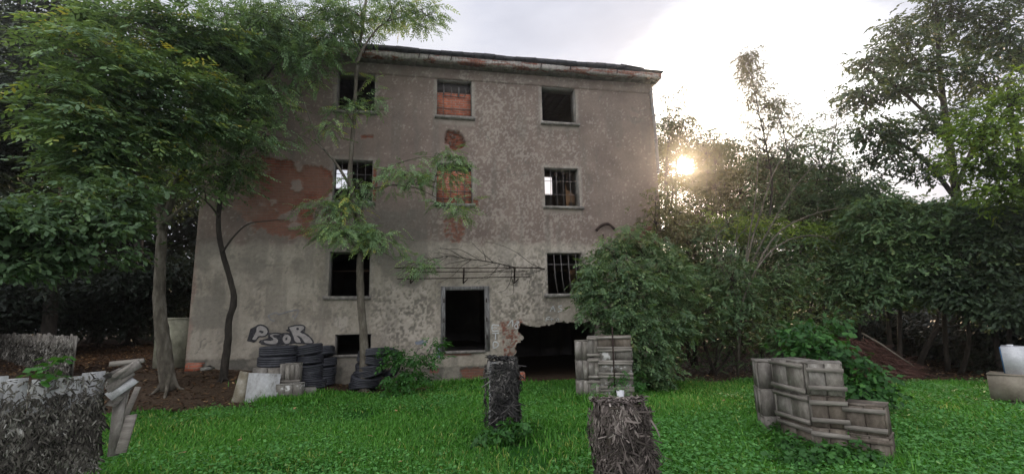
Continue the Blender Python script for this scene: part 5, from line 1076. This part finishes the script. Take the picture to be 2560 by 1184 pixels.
# backlit trees round the sun
for i, (px, py, Y, rx, ry, n, lb) in enumerate([(1790, 450, 19, 110, 120, 30, 'brownish backlit tree right of the low sun'), (1905, 450, 21, 90, 110, 24, 'backlit tree behind the tallest birch'), (2010, 470, 19, 110, 100, 24, 'backlit tree left of the big dark crown'), (1690, 400, 22, 60, 100, 18, 'backlit tree at the edge of the building'), (1720, 590, 18, 90, 80, 14, 'backlit bush under the low sun'), (1860, 560, 18, 120, 70, 16, 'backlit bush behind the light green shrub'), (2090, 560, 17, 110, 80, 16, 'backlit bush below the gap in the big crown')]):
    b = foot(px, 900, Y); s = scale(px, py, Y); c = at(px, py, Y)
    cl = scatter_clumps(n, c, (rx * s * .8, 1.2, ry * s * .8), 36 * s, 17)
    if px in (1790, 1690, 1720): cl = [q for q in cl if abs((q[0] - EYE) @ R[0] / ((q[0] - EYE) @ R[2]) * F + 1280 - 1710) > 78 or abs((q[0] - EYE) @ R[1] / ((q[0] - EYE) @ R[2]) * F + 592 - 412) > 74]
    tree('backlit_tree', lb, 'tree', [([b, b * .4 + c * .6, c, c + np.array([0, 0, ry * s * .7])], .09, .02)], cl, 'birch', 'leaf_birch', group='backlit trees near the sun', per=11, sig=.28, size=1.15, gap=.36, nf=1.0, tint=.45, frac=.5, flare=False)
# ---- the big trees at the right
b = foot(2420, 930, 11.5)
LB_ = [([b, *pl([(2410, 800), (2400, 640), (2390, 480), (2370, 330), (2350, 180), (2340, 0)], 11.5)], .2, .05), (pl([(2392, 500), (2320, 410), (2240, 350), (2160, 320)], 11.3), .08, .015), (pl([(2375, 360), (2300, 270), (2220, 200), (2160, 170)], 11.3), .07, .015), (pl([(2390, 470), (2450, 330), (2520, 200), (2580, 80)], 11.2), .08, .02), (pl([(2360, 260), (2290, 150), (2240, 90)], 11.5), .05, .012)]
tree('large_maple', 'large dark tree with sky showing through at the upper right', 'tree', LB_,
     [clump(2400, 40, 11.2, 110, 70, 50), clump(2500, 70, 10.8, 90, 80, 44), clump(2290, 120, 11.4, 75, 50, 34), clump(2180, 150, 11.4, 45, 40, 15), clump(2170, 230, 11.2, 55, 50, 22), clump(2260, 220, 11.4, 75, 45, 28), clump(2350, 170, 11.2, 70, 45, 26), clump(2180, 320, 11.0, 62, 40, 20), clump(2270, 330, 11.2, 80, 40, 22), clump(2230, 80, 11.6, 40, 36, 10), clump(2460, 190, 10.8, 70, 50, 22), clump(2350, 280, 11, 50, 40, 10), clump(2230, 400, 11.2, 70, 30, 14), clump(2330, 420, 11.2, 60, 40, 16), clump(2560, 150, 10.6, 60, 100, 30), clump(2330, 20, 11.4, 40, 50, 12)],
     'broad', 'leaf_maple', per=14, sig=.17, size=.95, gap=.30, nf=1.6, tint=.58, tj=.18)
b = foot(2600, 960, 8.2)
tree('yellow_maple', 'yellow green tree leaning in at the right edge', 'tree', [([b, *pl([(2590, 700), (2570, 500), (2540, 350), (2520, 220)], 8.4)], .12, .03), (pl([(2570, 500), (2500, 420), (2440, 360)], 8.6), .04, .01)],
     [clump(2480, 330, 8.6, 85, 75, 50), clump(2540, 240, 8.4, 55, 70, 34), clump(2430, 410, 8.9, 65, 45, 26), clump(2540, 420, 8.4, 50, 80, 34), clump(2500, 480, 8.8, 90, 50, 34), clump(2400, 340, 9.0, 35, 40, 9)], 'broad', 'leaf_yellow', per=13, sig=.14, size=.75, gap=.25, nf=1.8, tint=.44, tj=.16)
for i, (px, py, Y, rx, ry, n, lf_, tn, lb) in enumerate([(2230, 560, 11.2, 110, 100, 22, 'leaf_elder', .52, 'mid height green tree left of the leaning trunk'), (2370, 570, 10.6, 120, 100, 22, 'leaf_elder', .46, 'dark green tree below the big crown'), (2500, 600, 9.6, 110, 120, 24, 'leaf_maple', .6, 'dark green tree under the yellow green one'), (2250, 700, 11.0, 110, 70, 18, 'leaf_elder', .48, 'broad leaved bush above the brush heap'), (2400, 730, 10.2, 110, 70, 16, 'leaf_maple', .45, 'shaded bush over the leaning dead trunk'), (2150, 690, 12.0, 80, 80, 16, 'leaf_elder', .40, 'bush between the vines and the brush heap'), (2530, 770, 9.4, 80, 70, 12, 'leaf_dark', .4, 'shaded bush behind the white canister'), (2150, 520, 13.5, 90, 60, 12, 'leaf_elder', .4, 'green tree behind the bare arching stems')]):
    b = foot(px, 930, Y + .8); s = scale(px, py, Y); c = at(px, py, Y)
    tree('green_tree', lb, 'tree', [([b, b * .5 + c * .5 + rng.normal(0, .15, 3), c, c + np.array([0, 0, ry * s * .6])], .07, .02)], scatter_clumps(n, c, (rx * s * .8, .8, ry * s * .8), 42 * s, 15), 'broad', lf_, group='trees along the right edge of the yard', per=13, sig=.19, size=.85, gap=.2, nf=1.5, tint=tn, frac=.5, flare=False)
r = thing('leaning_tree', 'dead forked trunk leaning right behind the brush heap', 'tree'); mb = MB(); b = foot(2292, 912, 12)
limb(mb, [b, *pl([(2320, 860), (2350, 818), (2400, 790), (2460, 770)], 11.6)], .09, .02); limb(mb, pl([(2335, 840), (2345, 790), (2350, 730)], 11.7), .06, .02); limb(mb, pl([(2350, 818), (2400, 812), (2440, 800)], 11.5), .03, .008)
for i in range(30):
    q = at(rng.uniform(2370, 2470), rng.uniform(775, 815), 11.5); mb.tube(bez(q, q + np.array([rng.uniform(.1, .5), rng.normal(0, .2), rng.normal(.05, .2)]), (0, 0, .05), 4), [.008, .006, .004, .003], 3, cap=False)
mb.build('trunk', M['bark_dark'], r, smooth=True)
# ---- far woods that close the view
def woods(name, label, x0, x1, yf, h, leaf, n, seed):
    lf = MB(); x = rng.uniform(x0, x1, n); y = yf(x) + rng.uniform(0, 5, n); hh = h * (.75 + .5 * fbm(x * .25, 0 * x, seed, 3)); z = terrain(x, y) + hh * rng.random(n) ** .8
    spray(lf, np.stack([x, y, z], 1), 'big', 1.7, tint=np.clip(rng.normal(.35, .18, n), 0, 1)); tag(lf.build(name, M[leaf]), label, kind='stuff')
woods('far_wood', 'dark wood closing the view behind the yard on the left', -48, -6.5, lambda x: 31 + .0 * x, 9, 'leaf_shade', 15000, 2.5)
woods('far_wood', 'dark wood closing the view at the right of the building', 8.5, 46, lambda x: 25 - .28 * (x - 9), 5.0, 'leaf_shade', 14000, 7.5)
# ---- vines over the crates and weeds
b = gp(2080, 1010)
bush('leafy vines heaped behind and over the tall crate stack', 2100, 1000, 8.3, [clump(2000, 850, 8.2, 54, 28, 18), clump(2070, 865, 7.8, 50, 30, 17), clump(2130, 920, 7.4, 38, 36, 18), clump(2160, 970, 7.2, 42, 30, 17), clump(1990, 825, 8.6, 40, 26, 9), clump(2180, 990, 7.2, 34, 20, 9), clump(2110, 960, 7.6, 46, 46, 14), clump(2060, 815, 8.8, 50, 20, 5)], 'leaf_vine', 'vine', name='vine_bush', grp=None, per=10, sig=.12, size=1.0, gap=.0, tint=.33, tj=.18, frac=.3)
bush('leafy weed shrub beside the leaning tyre stack', 1010, 970, 12.6, [clump(1010, 910, 12.3, 36, 34, 10), clump(1040, 945, 12.1, 36, 24, 8), clump(985, 880, 12.5, 24, 26, 5), clump(1065, 895, 12.4, 34, 24, 5), clump(1000, 955, 12.0, 32, 18, 6), clump(1085, 870, 12.6, 22, 20, 3)], 'leaf_vine', 'elder', name='weed_shrub', grp=None, per=9, sig=.11, size=1.1, gap=.0, tint=.42)
bush('weeds round the foot of the black netted post', 1290, 1085, 7.5, [clump(1290, 1065, 7.2, 30, 18, 9), clump(1245, 1085, 7.1, 26, 12, 6), clump(1320, 1060, 7.3, 16, 14, 4), clump(1205, 1085, 7.2, 18, 10, 4)], 'leaf_vine', 'vine', name='weed_shrub', grp=None, per=8, sig=.06, size=.7, gap=0, tint=.38, floor=False)
bush('nettles growing at the foot of the tall crate stack', 1960, 1110, 6.2, [clump(1935, 1080, 6.4, 26, 18, 9), clump(1975, 1105, 5.7, 30, 16, 10), clump(2080, 1130, 5.3, 50, 16, 14), clump(2150, 1140, 5.2, 50, 12, 12), clump(2000, 1140, 5.2, 36, 14, 9)], 'leaf_vine', 'vine', name='weed_shrub', grp=None, per=9, sig=.07, size=.75, gap=0, tint=.42)
bush('weeds pushing up between the crates by the dark opening', 1590, 980, 10.4, [clump(1575, 960, 10.2, 34, 28, 9), clump(1540, 945, 10.0, 26, 20, 4), clump(1600, 985, 10.2, 30, 16, 6)], 'leaf_vine', 'elder', name='weed_shrub', grp=None, per=9, sig=.09, size=.85, gap=0, tint=.4)
q = pb + np.array([0, .12, 0]); q[2] = .9
r = thing('seedling', 'small creeper growing out of the top of the near netted post', 'plant'); wd, lf = MB(), MB()
for i in range(9):
    e = q + np.array([rng.normal(0, .10), rng.normal(.05, .05), rng.uniform(.03, .17)]); wd.tube(bez(q + rng.normal(0, .04, 3) * np.array([1, 1, 0]), e, (0, 0, .03), 4), .004, 4); spray(lf, e + rng.normal(0, .025, (4, 3)), 'elder', .45, tint=np.full(4, .5))
wd.build('stems', M['bark_pale'], r); lf.build('leaves', M['leaf_elder'], r)
r = thing('seedling', 'maple seedling growing over the top of the near white fence', 'plant'); wd, lf = MB(), MB(); q = at(124, 950, fa[1] * .45 + fb[1] * .55 - .05)
for px, py in ((140, 893), (110, 925), (165, 940), (90, 935), (130, 912), (100, 945), (150, 915), (175, 892), (120, 895)):
    e = at(px, py, q[1] - .05 + rng.normal(0, .04)); wd.tube(bez(q, e, (0, 0, .03), 5), [.006, .005, .004, .003, .002], 4); spray(lf, e + rng.normal(0, .012, (2, 3)), 'vine', .95, pitch=0, pj=.15, roll=.2, tint=np.full(2, .62))
wd.build('stems', M['bark_pale'], r); lf.build('leaves', M['leaf_vine'], r)
#%%PART5
# ================================================================== grass, weeds, fallen leaves
def in_view(x, y, pad=120):
    d = np.stack([x, -(terrain(x, y) - EYE[2]), y], 1) @ R.T; u = d[:, 0] / d[:, 2] * F + 1280; v = d[:, 1] / d[:, 2] * F + 592
    return (d[:, 2] > .5) & (u > -pad * 6) & (u < 2560 + pad * 6) & (v < 1184 + pad * 2.5)
def sample(n, y0, y1, pw):
    y = y0 + (y1 - y0) * rng.random(n) ** pw; x = rng.uniform(-15, 23, n); k = in_view(x, y); return x[k], y[k]
def blocked(x, y): return ((np.abs(x - PA.location.x) < .3) & (np.abs(y - PA.location.y) < .16)) | ((np.abs(x - PB.location.x) < .25) & (np.abs(y - PB.location.y) < .14))
def grass():
    mb = MB()
    x, y = sample(1250000, 3.2, 14.0, 1.35)
    lt = litter(x, y); den = fbm(x * .8, y * .8, 4.0, 3); k = (lt < .5 - .4 * rng.random(len(x)) + .12 * (rng.random(len(x)) < .1)) & (den + rng.normal(0, .12, len(x)) > .36) & ~blocked(x, y); k &= ~((x > 2.8) & (y > 13.9))
    x, y = x[k], y[k]; n = len(x); dist = np.hypot(x, y)
    h = rng.uniform(.035, .10, n) * (.7 + .7 * fbm(x * .9 + 9, y * .9, 6.0, 3)); h *= 1 + .5 * (rng.random(n) < .06); wd = .0024 + .00065 * dist
    a = rng.uniform(0, 2 * math.pi, n); ln = np.abs(rng.normal(.6, .3, n)); dx, dy = np.cos(a), np.sin(a); sx, sy = -dy, dx; z = terrain(x, y) - .005
    P = lambda t, w_: (np.stack([x + dx * ln * h * t * t - sx * wd * w_, y + dy * ln * h * t * t - sy * wd * w_, z + h * t * (1 - .22 * t * ln)], 1), np.stack([x + dx * ln * h * t * t + sx * wd * w_, y + dy * ln * h * t * t + sy * wd * w_, z + h * t * (1 - .22 * t * ln)], 1))
    A0, A1 = P(0, .8); B0, B1 = P(.55, 1.0); C0, C1 = P(1, .12)
    V = np.stack([A0, A1, B0, B1, C0, C1], 1).reshape(-1, 3); i = np.arange(n)[:, None] * 6
    t = np.clip(rng.normal(.42, .16, n) + (fbm(x * .6, y * .6, 11.0, 3) - .5) * .7, 0, 1); t = np.where(rng.random(n) < .02 + .10 * sstep(.55, .72, fbm(x * .45, y * .45, 27.0, 3)), .98, np.minimum(t, .92))
    mb.add(V, np.concatenate([i + [0, 1, 3, 2], i + [2, 3, 5, 4]], 0), np.concatenate([t, t])); o = mb.build('grass', M['grass']); tag(o, 'lush green grass covering the yard', kind='stuff'); return n
def weeds():
    mb = MB(); x, y = sample(250000, 3.2, 12.8, 1.25)
    d = fbm(x * .55 + 2, y * .55, 17.0, 3) + .22 * sstep(1.5, 5, x) * sstep(10.5, 7, y) + .10 * sstep(7, 4.5, y) - .08 * sstep(1, -2, x)
    k = (d + rng.normal(0, .05, len(x)) > .50) & (litter(x, y) < .5) & ~blocked(x, y); x, y = x[k], y[k]; n = len(x)
    z = terrain(x, y) + rng.uniform(.03, .12, n) * (.6 + .8 * fbm(x, y, 5.0, 2)); sz = rng.uniform(.022, .055, n) * (1 + .1 * sstep(1.5, 5, x))
    a = rng.uniform(0, 2 * math.pi, n); X = np.stack([np.cos(a), np.sin(a), rng.normal(-.05, .3, n)], 1); Y = np.stack([-np.sin(a), np.cos(a), rng.normal(0, .3, n)], 1); c = np.stack([x, y, z], 1); s = sz[:, None]
    V = np.stack([c, c + X * s * .5 - Y * s * .42, c + X * s * 1.1, c + X * s * .5 + Y * s * .42], 1).reshape(-1, 3)
    t = np.clip(rng.normal(.42, .17, n), 0, 1); mb.add(V, np.arange(4 * n).reshape(-1, 4), t); o = mb.build('ground_cover', M['weed']); tag(o, 'broad leaved ground cover growing through the grass', kind='stuff'); return n
def leaves(n, x, y, zoff, sz, tint):
    c = np.stack([x, y, terrain(x, y) + zoff], 1); a = rng.uniform(0, 2 * math.pi, len(x)); X = np.stack([np.cos(a), np.sin(a), rng.normal(0, .28, len(x))], 1); Y = np.stack([-np.sin(a), np.cos(a), rng.normal(0, .28, len(x))], 1); s = sz[:, None]
    return np.stack([c - X * s, c - Y * s * .5, c + X * s, c + Y * s * .5], 1).reshape(-1, 3)
def fallen():
    mb = MB(); x = rng.uniform(-20, 20, 90000); y = rng.uniform(9, 26, 90000); k = (litter(x, y) > .3) & in_view(x, y) & ~((y > 13.9) & (x > X0) & (x < X1)); x, y = x[k], y[k]; n = len(x)
    V = leaves(n, x, y, rng.uniform(.004, .03, n), rng.uniform(.025, .06, n), None); t = np.clip(rng.normal(.42, .2, n), 0, .93); t = np.where(rng.random(n) < .02, 1, t); mb.add(V, np.arange(4 * n).reshape(-1, 4), t)
    tag(mb.build('leaf_litter', M['litter']), 'brown fallen leaves lying on the bank and under the trees', kind='stuff')
    for px, py, s in ((455, 1146, .07), (736, 1030, .06), (925, 1102, .05), (664, 1022, .05), (835, 1021, .05), (1150, 1090, .04), (735, 1060, .05), (850, 1146, .05), (990, 1036, .04), (1810, 1010, .04), (598, 1112, .05), (1000, 1170, .05)):
        p = gp(px, py); m2 = MB(); V = leaves(1, np.array([p[0]]), np.array([p[1]]), np.array([.085]), np.array([s]), None); V = np.vstack([V, V - np.array([0, 0, .002])]); m2.add(V, [[0, 1, 2, 3], [7, 6, 5, 4]], rng.uniform(.9, 1)); tag(m2.build('fallen_leaf', M['litter']), 'single dry yellow leaf lying on the green grass', 'leaf', 'dry leaves on the grass')
def tufts():
    mb = MB(); C_ = []
    for o in COL.objects:
        if o.parent is None and o.get('category') in ('crate', 'post', 'case') and o.location.z < .3: C_ += [(o.location.x, o.location.y, .34, 420)]
    C_ += [(x, 13.78, .22, 90) for x in np.arange(-.6, 2.8, .22)] + [(x, fa[1] + (fb[1] - fa[1]) * (x - fa[0]) / (fb[0] - fa[0]) - .12, .16, 260) for x in np.arange(fa[0], fb[0] + .2, .2)] + [(gp(px, 1006)[0], gp(px, 1006)[1] - .05, .14, 160) for px in range(660, 780, 14)]
    for cx, cy, r_, n in C_:
        x = cx + rng.normal(0, r_, n); y = cy + rng.normal(0, r_, n) - .05; d = np.hypot(x, y); h = rng.uniform(.08, .24, n); a = rng.uniform(0, 6.28, n); dx, dy = np.cos(a), np.sin(a); ln = rng.uniform(.2, .9, n); wd = .0024 + .0006 * d; z = terrain(x, y) - .01
        def P(t, w_): c = np.stack([x + dx * ln * h * t * t, y + dy * ln * h * t * t, z + h * t * (1 - .25 * t * ln)], 1); s_ = np.stack([-dy * wd * w_, dx * wd * w_, 0 * x], 1); return c - s_, c + s_
        A0, A1 = P(0, .8); B0, B1 = P(.55, 1); C0, C1 = P(1, .12); V = np.stack([A0, A1, B0, B1, C0, C1], 1).reshape(-1, 3); i = np.arange(n)[:, None] * 6; t = np.clip(rng.normal(.45, .2, n), 0, 1); mb.add(V, np.concatenate([i + [0, 1, 3, 2], i + [2, 3, 5, 4]], 0), np.concatenate([t, t]))
    tag(mb.build('long_grass', M['grass']), 'taller uncut grass round the feet of the crates, posts and wall', kind='stuff')
tufts(); n1 = grass(); n2 = weeds(); fallen()
print('grass', n1, 'weeds', n2)
# ------------------------------------------------------------------ put every Empty at the base of its thing
bpy.context.view_layer.update()
for e in [o for o in COL.objects if o.type == 'EMPTY' and o.parent is None]:
    if e.location.length > 1e-6: continue
    lo, hi = Vector((1e9,) * 3), Vector((-1e9,) * 3)
    for c in e.children:
        for q in c.bound_box:
            for i in range(3): lo[i] = min(lo[i], q[i]); hi[i] = max(hi[i], q[i])
    b = Vector(((lo.x + hi.x) / 2, (lo.y + hi.y) / 2, lo.z)); e.location = b
    for c in e.children: c.location = c.location - b
#%%HAZE
HT = max((o.matrix_world @ Vector(q)).z for o in COL.objects if o.type == 'MESH' for q in o.bound_box) + .5; print('HAZE TOP', HT)
def added_haze(den):  # volume added so the sun's glow spreads over the foliage
    mb = MB(); mb.hexa([[x_, y_, z_] for z_ in (-1.2, HT) for x_, y_ in ((-72, -42), (72, -42), (72, 92), (-72, 92))])
    m, nt, out = mat('added glow haze'); v = N(nt, 'VolumePrincipled'); v.inputs['Color'].default_value = (.95, .93, .92, 1); v.inputs['Density'].default_value = den; v.inputs['Anisotropy'].default_value = .90; L(nt, v.outputs[0], out.inputs['Volume'])
    tag(mb.build('added_haze', m), 'thin haze added to spread the glow of the low sun', kind='stuff')
added_haze(.0024)
